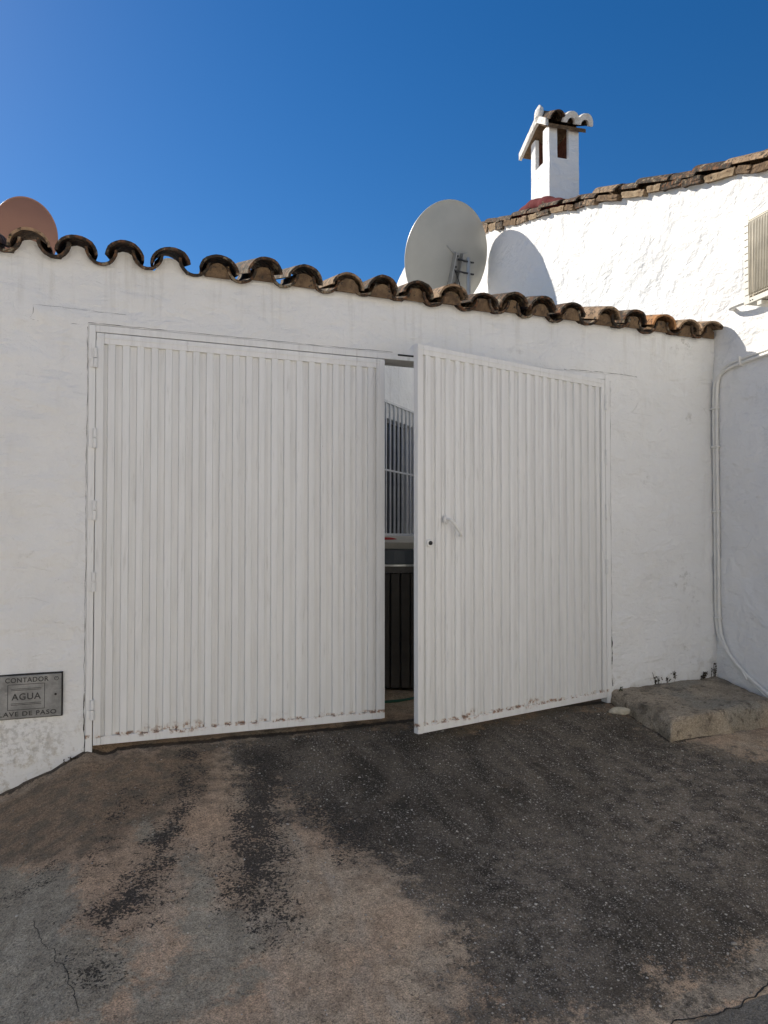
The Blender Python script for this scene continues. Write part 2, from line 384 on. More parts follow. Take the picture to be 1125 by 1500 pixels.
for k, polys in MASKS.items():
    v = np.zeros(GX.shape); v[near] = mask_val(GX[near], GY[near], polys, WID[k])
    at = ground.data.attributes.new(k, 'FLOAT', 'POINT'); at.data.foreach_set('value', v.astype(np.float32).ravel())

sv = np.clip((-3.0-GY)/.3, 0, 1); at = ground.data.attributes.new('street', 'FLOAT', 'POINT'); at.data.foreach_set('value', sv.astype(np.float32).ravel())
stepP = [(3.335, .01), (3.235, -.665), (4.13, -.60), (4.26, .01)]
jd = np.minimum(np.abs(seg_sd(GX, GY, stepP)), np.where((GX < -.05) | (GX > 3.33), np.abs(GY+.008), 9))
jd = np.minimum(jd, np.where((GX > -.05) & (GX < 3.33), np.abs(GY-.02)*1.0, 9))
at = ground.data.attributes.new('joint', 'FLOAT', 'POINT'); at.data.foreach_set('value', np.exp(-(jd/.035)**2).astype(np.float32).ravel())
# crack lines in the apron: thin sunken dark strips following the broken patch edge
def crack_strip(name, pts, w, parent):
    P = smoothpath([(p[0], p[1], 0) for p in pts], 10); mb = MB(); vs = []
    for i, p in enumerate(P):
        t = (P[min(i+1, len(P)-1)]-P[max(i-1, 0)]).normalized(); n = Vector((-t.y, t.x, 0))
        j = .018*fbm(p.x*14, p.y*14, 5, 3); ww = w*(.35+.9*abs(fbm(p.x*20, p.y*20, 1, 2))+.2)
        for s in (-1, 1):
            q = p+n*(j+s*ww*.5); vs.append((q.x, q.y, ground_z(q.x, q.y)+.010*fbm(q.x*1.1, q.y*1.1, .3, 3)+.0035*fbm(q.x*7, q.y*7, 2.3, 3)+.002))
    mb.add(vs, [(2*i, 2*i+1, 2*i+3, 2*i+2) for i in range(len(P)-1)])
    return mb.build(name, MAT['gap'], parent)
crack_strip('crack', [(2.25, -2.33), (2.065, -2.368), (1.93, -2.40), (1.817, -2.407), (1.693, -2.401), (1.55, -2.42), (1.40, -2.40)], .006, ground)
crack_strip('crack', [(-.15, -1.30), (-.10, -1.45), (-.054, -1.565), (-.004, -1.722), (.038, -1.85)], .0025, ground)

def in_poly(x, y, polys, m=0.0): return max(float(seg_sd(np.array([x]), np.array([y]), p)[0]) for p in polys) > m

# loose grit lying on the apron (too many and too small to count)
base = bmesh.new(); bmesh.ops.create_icosphere(base, subdivisions=1, radius=1)
bv = [v.co.copy() for v in base.verts]; bf = [[v.index for v in f.verts] for f in base.faces]; base.free()
mb = MB(); cols = []
n = 0; rr = random.Random(3)
while n < 2600:
    x = rr.uniform(-.6, 4.1); y = rr.uniform(-2.6, -.03)
    inside = in_poly(x, y, MASKS['dark'])
    if not inside and rr.random() > .22: continue
    n += 1; s = rr.choice((.0016, .002, .0025, .003, .0038, .0045))*rr.uniform(.7, 1.25)
    if rr.random() < .015: s *= 2.0
    q = Matrix.Rotation(rr.uniform(0, 6.28), 3, 'Z'); sx, sy, sz = s*rr.uniform(.8, 1.6), s*rr.uniform(.7, 1.1), s*rr.uniform(.4, .7)
    zz = ground_z(x, y)+.010*fbm(x*1.1, y*1.1, .3, 3)+.0035*fbm(x*7, y*7, 2.3, 3)+sz*.4
    mb.add([q @ Vector((v.x*sx*rr.uniform(.8, 1.15), v.y*sy, v.z*sz))+Vector((x, y, zz)) for v in bv], bf)
    cols += [rr.random()]*len(bv)
tg = NT('loose_grit'); a = tg.attr('tone').outputs['Fac']
gm = tg.done(tg.mix(a, (.20, .175, .145), (.68, .63, .54)), .9, spec=.2)
grit = mb.build('loose_grit', gm); tag(grit, 'small pale stones and grit scattered over the dark apron', 'grit', kind='stuff')
at = grit.data.attributes.new('tone', 'FLOAT', 'POINT'); at.data.foreach_set('value', np.array([c**1.8 for c in cols], np.float32))

# ------------------------------------------------------------------ garden wall with tiled coping
XL, XR, ZT = -.037, 3.322, 2.247         # gate opening
COVERS = [-2.71,-2.47,-2.23,-1.99,-1.76,-1.52,-1.28,-1.04,-.80,-.56,-.323,-.096,.140,.377,.636,.895,1.130,1.395,1.611,1.848,2.080,2.316,2.526,2.747,2.982,3.258,3.500,3.743,3.976,4.175]
TZ = [random.Random(i).uniform(-.008, .010) for i in range(40)]
wall_root = empty('garden_wall')
tag(wall_root, 'whitewashed plaster wall with clay tile coping around the double gate', 'wall')
def eave_top(x):
    d = min(abs(x-c) for c in COVERS); k = max(0.0, 1-(d/.074)**2)**.5
    h = .082 if x < .55 else (.06 if x < 1.3 else .035)
    return 2.578+h*k
def wall_disp(x, z):
    e = min(1, max(0, (max(XL-x, x-XR, z-ZT)-.0)/.06)) if (XL-.06 < x < XR+.06 and z < ZT+.06) else 1
    d = .016*fbm(x*.9, z*.9, 1.7, 3)+.009*fbm(x*3, z*5, 4.1, 4)+.0030*fbm(x*14, z*18, 7.7, 3)
    d *= e
    # lintel beam showing through the render, left and right of the gate
    l = sstep(-.325, -.300, x)*sstep(3.62, 3.50, x)*sstep(2.238, 2.252, z)*sstep(2.335+.01*fbm(x*3, 0, 0), 2.305, z)
    fade = 1-.75*sstep(.0, .5, x)
    d += .007*l*fade*(1 if (x < XL or x > XR) else 1)
    # flaking, blistered foot
    f = sstep(.22, .0, z-ground_z(x, 0)-.02)
    d += .006*f*fbm(x*11, z*14, 3.3, 4)
    d -= .010*sstep(.06, .0, abs(x-3.40))*f
    return d
xs = sorted(set([round(v, 4) for v in np.arange(-3.2, XL-.012, .025)]+[XL]+[round(v, 4) for v in np.linspace(XL, XR, 122)]+[round(v, 4) for v in np.arange(XR+.02, 4.32, .02)]))
zlow = list(np.linspace(-.75, ZT, 112)); kt = list(np.linspace(0, 1, 22))[1:]
vs = []; nz = len(zlow)+len(kt)
for x in xs:
    for z in zlow: vs.append((x, -wall_disp(x, z), z))
    top = eave_top(x)
    for k in kt:
        z = ZT+(top-ZT)*k; vs.append((x, -wall_disp(x, z), z))
fs = []
for i in range(len(xs)-1):
    for j in range(nz-1):
        if XL-1e-3 <= xs[i] and xs[i+1] <= XR+1e-3 and j < len(zlow)-1: continue
        a = i*nz+j; fs.append((a, a+nz, a+nz+1, a+1))
TH = .30
def strip(path, dy):           # join a front border to the back
    n0 = len(vs)
    for p in path: vs.append((p[0], dy, p[2]))
    return n0
iL = xs.index(XL); iR = min(range(len(xs)), key=lambda i: abs(xs[i]-XR)); jT = len(zlow)-1
border = [iL*nz+j for j in range(jT+1)]+[i*nz+jT for i in range(iL+1, iR)]+[iR*nz+j for j in range(jT, -1, -1)]
n0 = strip([vs[b] for b in border], TH)
for k in range(len(border)-1): fs.append((border[k], border[k+1], n0+k+1, n0+k))
topb = [i*nz+nz-1 for i in range(len(xs))]; n0 = strip([(vs[b][0], 0, 2.575) for b in topb], TH)
for k in range(len(topb)-1): fs.append((topb[k], topb[k+1], n0+k+1, n0+k))
b0 = len(vs); vs += [(xs[0], TH, -.75), (XL, TH, -.75), (XL, TH, ZT), (XR, TH, ZT), (XR, TH, -.75), (xs[-1], TH, -.75), (xs[-1], TH, 2.575), (xs[0], TH, 2.575), (XL, TH, 2.575), (XR, TH, 2.575)]
fs += [(b0, b0+7, b0+8, b0+2, b0+1), (b0+2, b0+8, b0+9, b0+3), (b0+4, b0+3, b0+9, b0+6, b0+5)]
left = [j for j in range(nz)]; fs.append(tuple(left)+(b0+7, b0))
wall = mesh('wall', vs, fs, MAT['plaster'], wall_root, True)
wall.data.set_sharp_from_angle(angle=R(50))

def half_tile(name, hw0, hw1, ht, L, th, sign, seed, mat):
    """curved clay tile along +y; sign +1 = cover (arch), -1 = channel (gutter)"""
    rn = random.Random(seed); seg = 12; nl = 4; out = []; inn = []
    for j in range(nl+1):
        t = j/nl; hw = hw0+(hw1-hw0)*t; h = ht*(1-.12*t)
        for i in range(seg+1):
            a = math.pi*i/seg; w = 1+.025*mnoise.noise(Vector((i*.7, j*.9, seed*3.1)))
            jag = (rn.uniform(-.004, .004)+.006*mnoise.noise(Vector((i*.5, seed, 0)))) if j == 0 else 0
            out.append((-hw*math.cos(a)*w, L*t+jag, sign*h*math.sin(a)*w))
            inn.append((-(hw-th)*math.cos(a)*w, L*t+jag, sign*(h-th)*math.sin(a)*w+(0)))
    n = len(out); f = []; S = seg+1
    for j in range(nl):
        for i in range(seg):
            a = j*S+i; q = (a, a+1, a+S+1, a+S); r = (n+a, n+a+S, n+a+S+1, n+a+1)
            f += [q[::-1], r[::-1]] if sign > 0 else [q, r]
    for i in range(seg):
        a = i; f.append((a, a+1, n+a+1, n+a)); a = nl*S+i; f.append((a+1, a, n+a, n+a+1))
    for j in range(nl):
        a = j*S; f.append((a, n+a, n+a+S, a+S)); a = j*S+seg; f.append((n+a, a, a+S, n+a+S))
    me = bpy.data.meshes.new(name); me.from_pydata(out+inn, [], f); me.update(); me.materials.append(mat)
    for p in me.polygons: p.use_smooth = True
    me.set_sharp_from_angle(angle=R(40)); return me
cov = [half_tile('roof_tile', .103, .086, .094, .50, .014, 1, s, MAT['tile']) for s in range(5)]
cov_o = half_tile('roof_tile', .103, .086, .094, .50, .014, 1, 31, MAT['tile_orange'])
cov_p = half_tile('roof_tile', .103, .086, .094, .50, .014, 1, 32, MAT['tile_pale'])
chn = [half_tile('channel_tile', .082, .080, .088, .50, .015, -1, 10+s, MAT['tile']) for s in range(4)]
SLOPE = R(15)
rn = random.Random(5)
special = {3.743: cov_o, 1.395: cov_p, 2.080: cov_p, 4.175: cov_p}
for i, x in enumerate(COVERS):
    me = special.get(x, cov_p if rn.random() < .22 else cov[rn.randrange(5)])
    inst('roof_tile', me, wall_root, (x, -.072+rn.uniform(-.018, .014), 2.600+TZ[i]), (SLOPE+R(rn.uniform(-3, 3)), R(rn.uniform(-8, 8)), R(rn.uniform(-5, 5))), (rn.uniform(.93, 1.06), 1, rn.uniform(.88, 1.08)))
    if i < len(COVERS)-1:
        xm = (x+COVERS[i+1])/2
        inst('channel_tile', chn[rn.randrange(4)], wall_root, (xm, -.058+rn.uniform(-.015, .012), 2.644+rn.uniform(-.008, .007)), (SLOPE+R(rn.uniform(-1.5, 1.5)), R(rn.uniform(-5, 5)), R(rn.uniform(-2.5, 2.5))), ((COVERS[i+1]-x)/.235*.5+.5, 1, 1))
# mortar packed into the hollows under the cover tiles
def plug(seed, depth=.06):
    seg = 10; vs = []; f = []
    for y, k in ((0, .93), (depth, 1.0)):
        vs.append((0, y+.006*mnoise.noise(Vector((seed, 2, y))), -.012))
        for i in range(seg+1):
            a = math.pi*i/seg; w = 1+.06*mnoise.noise(Vector((i*.8, seed*2.3, y*20)))
            vs.append((-.080*k*w*math.cos(a), y+.012*mnoise.noise(Vector((i, seed*1.7, 5))), -.012+.090*k*w*math.sin(a)))
    S = seg+2
    for i in range(1, seg+1): f.append((0, i, i+1)); f.append((i, i+S, i+S+1, i+1))
    f.append((0, seg+1, seg+1+S, S)); f.append((1, 0, S, S+1)); f.append(tuple(range(S, 2*S)))
    me = bpy.data.meshes.new('mortar_fill'); me.from_pydata(vs, [], f); me.update(); me.materials.append(MAT['mortar_brown'])
    for p in me.polygons: p.use_smooth = True
    me.set_sharp_from_angle(angle=R(50)); return me
plugs = [plug(s) for s in range(4)]
for i, x in enumerate(COVERS):
    if x < .55: continue
    inst('mortar_fill', plugs[i % 4], wall_root, (x+rn.uniform(-.006, .006), -.036+rn.uniform(-.012, .008), 2.588+TZ[i]), (SLOPE, 0, 0), (.92, 1, .92))
# cracks round the gate frame where render has let go
def wall_crack(pts, w):
    mb = MB(); P = smoothpath([(p[0], 0, p[1]) for p in pts], 14); vs = []
    for i, p in enumerate(P):
        t = (P[min(i+1, len(P)-1)]-P[max(i-1, 0)]).normalized(); n = Vector((-t.z, 0, t.x)); ww = w*max(.0, .55+1.1*fbm(p.x*23, 0, p.z*23, 3))+.0003
        j = .004*fbm(p.x*15, 1, p.z*15, 3)
        for s in (-1, 1):
            q = p+n*(j+s*ww*.5); vs.append((q.x, -wall_disp(q.x, q.z)-.0025, q.z))
    mb.add(vs, [(2*i, 2*i+1, 2*i+3, 2*i+2) for i in range(len(P)-1)]); mb.build('crack', MAT['gap'], wall_root)
wall_crack([(-.043, 2.232), (-.041, 1.9), (-.044, 1.4), (-.041, .9), (-.044, .4), (-.042, .15), (-.040, -.04)], .0020)
wall_crack([(-.04, .30), (-.043, .15), (-.040, .0), (-.04, -.05)], .0055)
wall_crack([(-.04, 2.252), (.5, 2.253), (1.1, 2.252), (1.70, 2.254)], .0024)
wall_crack([(2.95, 2.252), (3.2, 2.256), (3.40, 2.252), (3.56, 2.250)], .003)
wall_crack([(3.328, 2.2), (3.326, 1.5), (3.329, .8), (3.326, .3)], .0016)
wall_crack([(3.327, .42), (3.331, .30), (3.326, .22), (3.330, .08)], .007)
wall_crack([(-.305, 2.318), (-.306, 2.28), (-.305, 2.243), (-.15, 2.240), (-.04, 2.238)], .0016)
wall_crack([(-.305, 2.320), (-.18, 2.324), (-.05, 2.320), (.15, 2.315)], .0012)

# ------------------------------------------------------------------ gate frame and leaves
G = MAT['gate']
fr = empty('gate_frame', (0, 0, 0)); fr.parent = wall_root
fr['label'] = 'white painted steel frame fixed in the wall opening'
MB().box(XL+.001, -.002, -.006, .06, -.06, 2.2455, .003).build('jamb', G, fr)
MB().box(3.284, XR-.001, -.006, .06, -.04, 2.2455, .003).build('jamb', G, fr)
MB().box(-.0015, 3.2835, -.005, .06, 2.2085, 2.2455, .003).build('header', G, fr)
MB().box(1.735, 1.90, -.0075, .02, 2.234, 2.245, .001).build('bolt_slot', MAT['black'], fr)

LW, LH, LT = 1.63, 2.20, .038
NS = 21; ST = .038; PITCH = (LW-2*ST)/NS
def slat_mesh():
    p = PITCH; prof = [(0, .0155), (.0170, .0155), (.0205, .0015), (.0220, 0), (p-.0200, 0), (p-.0185, .0015), (p-.0150, .0155), (p-.003, .0155), (p-.003, .0175), (p+.003, .0175)]
    z0, z1 = .045, LH-.058; vs = []; fs = []; n = len(prof)
    for z in (z0, z1):
        for x, y in prof: vs.append((x, y, z))
    for z in (z0, z1):
        for x, y in prof: vs.append((x, y+.0015, z))
    for i in range(n-1):
        fs.append((i, i+1, n+i+1, n+i)); a = 2*n+i; fs.append((a+1, a, a+n, a+n+1))
    me = bpy.data.meshes.new('slat'); me.from_pydata(vs, [], fs); me.update(); me.materials.append(G); return me
SLAT = slat_mesh()
def hinge_at(root, x, z, s):
    mb = MB(); mb.tube([(x, -.010, z-.052), (x, -.010, z-.002)], .0115, 12); mb.tube([(x, -.010, z+.002), (x, -.010, z+.052)], .0105, 12)
    h = mb.build('hinge', G, root, 'auto')
    MB().box(x-.030 if s < 0 else x, x if s < 0 else x+.030, -.0085, -.0035, z-.050, z-.004, .001).build('hinge_plate', G, h)
    return h
def leaf(name, loc, rz, mirror, label):
    root = empty(name, loc, (0, 0, rz)); tag(root, label, 'gate leaf', 'two leaves of the metal gate')
    X = (lambda a, b: (-b, -a)) if mirror else (lambda a, b: (a, b))
    def part(nm, a, b, y0, y1, z0, z1, bev=.003): MB().box(*X(a, b), y0, y1, z0, z1, bev).build(nm, G, root)
    part('stile', 0, ST, -.003, LT, 0, LH); part('stile', LW-ST, LW, -.003, LT, 0, LH)
    part('top_rail', ST+.0005, LW-ST-.0005, -.003, LT, LH-.058, LH-.001); part('bottom_rail', ST+.0005, LW-ST-.0005, -.003, LT, .001, .045)
    part('bead', .006, LW-.006, -.0065, -.0032, LH-.030, LH-.022, .001)
    for i in range(NS):
        x = ST+i*PITCH
        inst('slat', SLAT, root, ((-(x+PITCH)) if mirror else x, rn.uniform(-.0004, .0004), 0))
    part('back_brace', ST, LW-ST, .018, LT, 1.05, 1.09); part('back_brace', ST, LW-ST, .018, LT, .52, .56); part('back_brace', ST, LW-ST, .018, LT, 1.62, 1.66)
    return root
L1 = leaf('gate_leaf', (.002, -.004, .005), 0, False, 'closed white ribbed metal gate leaf beside the water meter cover')
for z in (2.06, 1.63, 1.245, .865, .19): hinge_at(L1, -.004, z, -1)
MB().box(LW-.018, LW+.014, -.0085, -.0036, .004, LH-.004, .0015).build('cover_strip', G, L1)
L2 = leaf('gate_leaf', (3.280, -.004, .005), R(14.1), True, 'white ribbed metal gate leaf standing ajar with lever handle and lock')
for z in (2.04, 1.66, 1.28, .90): hinge_at(L2, .002, z, 1)
# lever handle and lock
mb = MB(); mb.tube([(-1.424, -.004, 1.205), (-1.424, -.012, 1.205)], [.024, .021], 20)
hd = mb.build('handle_rose', G, L2, 'auto')
mb = MB(); mb.tube(smoothpath([(-1.424, -.010, 1.205), (-1.424, -.036, 1.204), (-1.416, -.046, 1.197), (-1.385, -.048, 1.163), (-1.350, -.048, 1.124), (-1.343, -.038, 1.116), (-1.343, -.026, 1.112)], 5), .0090, 12)
mb.build('lever', G, hd, 'auto')
mb = MB(); mb.tube([(-1.549, -.004, 1.070), (-1.549, -.010, 1.070)], [.024, .022], 20); lk = mb.build('lock_rose', G, L2, 'auto')
mb = MB(); mb.tube([(-1.547, -.009, 1.070), (-1.547, -.0165, 1.070)], [.0125, .0115], 16); mb.build('lock_cylinder', MAT['black'], lk, 'auto')

# ------------------------------------------------------------------ water meter cover let into the wall
mc = empty('meter_cover', (-.3135, -.012, .2915)); tag(mc, 'grey cast metal water meter cover set in the wall, lettered AGUA', 'meter cover')
CM = MAT['cast']
MB().box(-.1685, .1685, -.001, .05, -.1135, .1135, .002).build('frame', MAT['gap'], mc)
MB().box(-.164, .162, -.007, .03, -.110, .108, .003).build('plate', CM, mc)
def text(body, size, x, z, parent, wide=1.0):
    cu = bpy.data.curves.new('lettering', 'FONT'); cu.body = body; cu.size = size; cu.extrude = .0012; cu.align_x = 'CENTER'; cu.align_y = 'CENTER'; cu.space_character = 1.12
    cu.offset = size*.012
    ob = bpy.data.objects.new('lettering', cu); COL.objects.link(ob); bpy.context.view_layer.update()
    me = bpy.data.meshes.new_from_object(ob.evaluated_get(bpy.context.evaluated_depsgraph_get())); me.name = 'lettering'
    bpy.data.objects.remove(ob)
    xs_ = [v.co.x for v in me.vertices]; w = max(xs_)-min(xs_); k = wide/w
    for v in me.vertices: v.co.x *= k
    me.materials.clear(); me.materials.append(MAT['cast_letter'])
    return inst('lettering', me, parent, (x, -.0082, z), (R(90), 0, 0))
MAT['cast_letter'] = simple('dark_cast_lettering', (.055, .055, .055), .6, .3)
text('CONTADOR', .034, .000, .084, mc, .200); text('AGUA', .046, -.002, -.001, mc, .135); text('LLAVE DE PASO', .032, -.004, -.087, mc, .285)
fm = MB()
for a, b, c, d in ((-.088, .084, .062, .0645), (-.088, .084, -.0665, -.064), (-.088, -.0855, -.064, .062), (.0815, .084, -.064, .062)): fm.box(a, b, -.0085, -.006, c, d)
for z in (.040, .033, -.034, -.041): fm.box(-.072, .068, -.0085, -.006, z, z+.0022)
fm.build('panel_border', MAT['cast_letter'], mc)
mb = MB(); mb.tube([(.135, -.0065, .003), (.135, -.0105, .003)], .0125, 16); kb = mb.build('lock', CM, mc, 'auto')
mb = MB(); mb.tube([(.135, -.0100, .003), (.135, -.0115, .003)], .006, 12); mb.build('keyhole', MAT['black'], kb)
for sx in (-1, 1):
    mb = MB(); P = [(sx*.138+.0095*math.cos(a), -.0075, .084+.0095*math.sin(a)) for a in np.linspace(0, 2*math.pi, 17)]; mb.tube(P, .0014, 6, False)
    mb.tube([(sx*.138-.004, -.0075, .084), (sx*.138+.004, -.0075, .088)], .0013, 6); mb.build('emblem', MAT['cast_letter'], mc)

# ------------------------------------------------------------------ house at the right
PHI = .09
HR = empty('house', (4.26, 0, 0), (0, 0, -PHI))
tag(HR, 'whitewashed house with sunlit side wall, sloping tiled verge and chimney', 'house')
def rake(u):
    if u < 2.3: return 3.787+.345*u
    if u < 7.5: return 3.787+.345*2.3+.315*(u-2.3)
    return 3.787+.345*2.3+.315*5.2-.33*(u-7.5)
def house_disp(u, z):
    d = .016*fbm(u*.7, z*.7, 5.5, 3)+.010*fbm(u*2.6, z*2.0, 8.8, 4)+.0035*fbm(u*9, z*7, 2.2, 4)
    return d*min(1, .25+abs(u+.0)/.5)
us = list(np.arange(-3.4, 9.01, .04)); nv = 130; vs = []
for u in us:
    top = rake(u)
    for j in range(nv):
        z = -.8+(top+.8)*(j/(nv-1)); vs.append((-house_disp(u, z), u, z))
fs = []
for i in range(len(us)-1):
    for j in range(nv-1):
        a = i*nv+j; fs.append((a, a+1, a+nv+1, a+nv))
HD = 5.0
b = len(vs)
for u in (us[0], 7.5, us[-1]): vs += [(HD, u, -.8), (HD, u, rake(u))]
vs += [(0, 7.5, rake(7.5))]
fs += [(0, b, b+1, nv-1), tuple([b, b+2, b+3, b+1]), tuple([b+2, b+4, b+5, b+3])]
l0 = (len(us)-1)*nv; fs.append((l0+nv-1, b+5, b+4, l0))
hw = mesh('wall', vs, fs, MAT['plaster_house'], HR, True); hw.data.set_sharp_from_angle(angle=R(50))
# roof: deck, then curved tiles running down the slope
rv = []; uu = list(np.arange(-3.6, 7.51, .5))+[9.2]
for u in uu:
    for x in (.03, HD+.2): rv += [(x, u, rake(u)+.01), (x, u, rake(u)+.05)]
rf = []
for i in range(len(uu)-1):
    a = i*4; rf += [(a+1, a+3, a+7, a+5), (a, a+4, a+6, a+2), (a, a+1, a+5, a+4), (a+2, a+6, a+7, a+3)]
rf += [(0, 2, 3, 1), tuple(len(rv)-4+k for k in (0, 1, 3, 2))]
roof = mesh('roof', rv, rf, MAT['mortar_brown'], HR)
vt = [half_tile('roof_tile', .108, .086, .092, .47, .016, 1, 50+s, MAT['tile']) for s in range(4)]
vtr = [half_tile('roof_tile', .108, .086, .092, .47, .016, 1, 60+s, MAT['tile_red']) for s in range(3)]
vtp = half_tile('roof_tile', .108, .086, .092, .47, .016, 1, 70, MAT['tile_pale'])
u = -3.5; k = 0
hr = random.Random(11)
while u < 7.3:
    du = .36+hr.uniform(-.03, .03); sl = math.atan2(rake(u+du)-rake(u), du)
    for c in range(5):
        x = .075+c*.235+hr.uniform(-.012, .012)
        if 1 <= c <= 2 and 2.60 < u+.25 < 3.35: continue          # chimney stands here
        red = (c == 1 and hr.random() < .6) or (c > 1 and hr.random() < .6)
        me = vtr[hr.randrange(3)] if red else (vtp if hr.random() < .2 else vt[hr.randrange(4)])
        z = rake(u)+.050+hr.uniform(-.008, .010)
        inst('roof_tile', me, roof, (x, u-.03+hr.uniform(-.02, .02), z), (sl+R(3.5)+R(hr.uniform(-1.5, 1.5)), R(hr.uniform(-5, 5)), R(hr.uniform(-3, 3))), (1, 1, hr.uniform(.68, .85) if c == 0 else .95))
    u += du
# verge bed: rough mortar and brick lumps closing the tile edge over the wall
def lump(seed, L, h):
    bm = bmesh.new(); bmesh.ops.create_cube(bm, size=1); bmesh.ops.subdivide_edges(bm, edges=bm.edges, cuts=3, use_grid_fill=True)
    for v in bm.verts:
        c = v.co; n = fbm(c.x*2+seed, c.y*3.5, c.z*2+seed*.3, 3); n2 = fbm(c.y*4+seed, c.x*3, c.z*3, 3)
        v.co = Vector((c.x*.125*(1+.10*n)+.012*n2, c.y*L*(1+.05*n), c.z*h*(1+.12*n)+.010*n2))
    mb = MB(); mb.bm(bm); return mb
lumps = []
for s in range(5):
    o_ = lump(s*3.7, .30, .050).build('verge_brick', (MAT['mortar_brown'], MAT['mortar_pale'], MAT['tile'], MAT['mortar_brown'], MAT['tile_pale'])[s], None, 'auto'); me = o_.data; bpy.data.objects.remove(o_); lumps.append(me)
u = -3.4
while u < 7.3:
    L = hr.uniform(.14, .40); sl = math.atan2(rake(u+L)-rake(u), L); kz = 1.0+.9*sstep(2.4, 4.2, u)
    inst('verge_brick', lumps[hr.randrange(5)], roof, (.028+hr.uniform(-.014, .008), u+L/2, rake(u+L/2)+.016+hr.uniform(-.012, .008)), (sl+R(hr.uniform(-5, 5)), 0, R(hr.uniform(-3, 3))), (1, L/.30*.98, kz))
    u += L+.008
# white coping lump beyond the ridge
# red painted saddle against the chimney foot
mb = MB(); mb.tube(smoothpath([(.14, 3.62, rake(3.62)+.03), (.12, 3.42, rake(3.42)+.10), (.10, 3.05, rake(3.05)+.17), (.10, 2.75, rake(2.75)+.16), (.13, 2.45, rake(2.45)+.10), (.15, 2.25, rake(2.25)+.04)], 6), [.03]+[.075+.018*fbm(i*.31, 0, 3, 2) for i in range(29)]+[.03], 12)
mb.build('flashing', MAT['tile_red'], roof, True)

# chimney
CX0, CX1, CU0, CU1 = .15, .525, 2.758, 3.205
PW = MAT['plaster_house']
def rough_box(mb, x0, x1, y0, y1, z0, z1, amp=.006, cuts=5):
    bm = bmesh.new(); bmesh.ops.create_cube(bm, size=1); bmesh.ops.subdivide_edges(bm, edges=bm.edges, cuts=cuts, use_grid_fill=True)
    for v in bm.verts:
        c = Vector(((x0+x1)/2+v.co.x*(x1-x0), (y0+y1)/2+v.co.y*(y1-y0), (z0+z1)/2+v.co.z*(z1-z0)))
        n = mnoise.noise_vector(c*5.0); v.co = c+n*amp
    return mb.bm(bm)
ch = MB(); CZ = 4.4
rough_box(ch, CX0, CX1, CU0, CU1, CZ, 5.44, .004)
T_ = .045
for bx_ in ((CX0, CX0+T_, CU0, CU0+.150), (CX0, CX0+T_, CU1-.112, CU1), (CX0+T_-.004, CX0+.100, CU0, CU0+T_), (CX1-.130, CX1, CU0, CU0+T_), (CX1-T_, CX1, CU0+T_-.004, CU1), (CX0+T_-.004, CX1-T_+.004, CU1-T_, CU1)):
    rough_box(ch, *bx_, 5.43, 5.81, .003, 3)
chim = ch.build('chimney', PW, HR, 'auto')
fl = MB(); e_ = T_+.004
fl.box(CX0+e_, CX1-e_, CU0+e_, CU1-e_, 5.42, 5.452); fl.box(CX1-e_-.02, CX1-e_, CU0+e_, CU1-e_, 5.452, 5.80); fl.box(CX0+e_, CX1-e_-.02, CU1-e_-.02, CU1-e_, 5.452, 5.80)
fl.box(CX0+e_, CX0+e_+.015, CU0+e_, CU0+.150, 5.452, 5.80); fl.box(CX1-.130, CX1-e_-.02, CU0+e_, CU0+e_+.015, 5.452, 5.80); fl.box(CX0+e_, CX0+e_+.015, CU1-.112, CU1-e_-.02, 5.452, 5.80)
fl.build('flue_lining', MAT['brick_dark'], chim)
# cap: small gable, ridge across, tiles down front and back
RU, RZ = 2.955, 5.965; FU, FZ = 2.655, 5.805; BU, BZ = 3.40, 5.775
cp = MB()
def slab(mb, pts, x0, x1, th):
    vs = []; 
    for x in (x0, x1):
        for (u, z) in pts: vs.append((x, u, z))
        for (u, z) in pts: vs.append((x, u, z-th))
    n = len(pts); f = []
    for i in range(n-1):
        f += [(i, 2*n+i, 2*n+i+1, i+1), (n+i, n+i+1, 3*n+i+1, 3*n+i), (i, i+1, n+i+1, n+i), (2*n+i, 3*n+i, 3*n+i+1, 2*n+i+1)]
    f += [(0, n, 3*n, 2*n), (n-1, 3*n-1, 4*n-1, 2*n-1)]
    return mb.add(vs, f)
slab(cp, [(FU+.05, FZ-.015), (RU, RZ-.02), (BU-.03, BZ)], .125, .585, .045); cp.build('cap', MAT['mortar_brown'], chim)
ed = MB(); slab(ed, [(FU+.07, FZ+.05), (RU-.02, RZ+.035), (RU+.05, RZ+.02), (BU, BZ+.025)], .085, .122, .085); ed.build('cap_verge', MAT['plaster_old'], chim)
ctile = half_tile('cap_tile', .095, .080, .105, .36, .014, 1, 81, MAT['tile']); cb = half_tile('cap_tile', .088, .074, .080, .50, .014, 1, 82, MAT['tile'])
asl = math.atan2(RZ-FZ, RU-FU); bsl = math.atan2(RZ-BZ, BU-RU)
ring = MB(); S = 14
for (y, r0, r1) in ((-.012, .100, .050), (.040, .100, .050)):
    for r in (r0, r1):
        for i in range(S+1):
            a = math.pi*i/S; ring.v.append((-r*math.cos(a), y, r*math.sin(a)*(1.22 if r == r0 else 1.15)-.012))
n = S+1
for i in range(S): ring.f += [(i, i+1, n+i+1, n+i), (2*n+i+1, 2*n+i, 3*n+i, 3*n+i+1), (i+1, i, 2*n+i, 2*n+i+1), (n+i, n+i+1, 3*n+i+1, 3*n+i)]
ring.f += [(0, n, 3*n, 2*n), (S, 2*n+S, 3*n+S, n+S)]
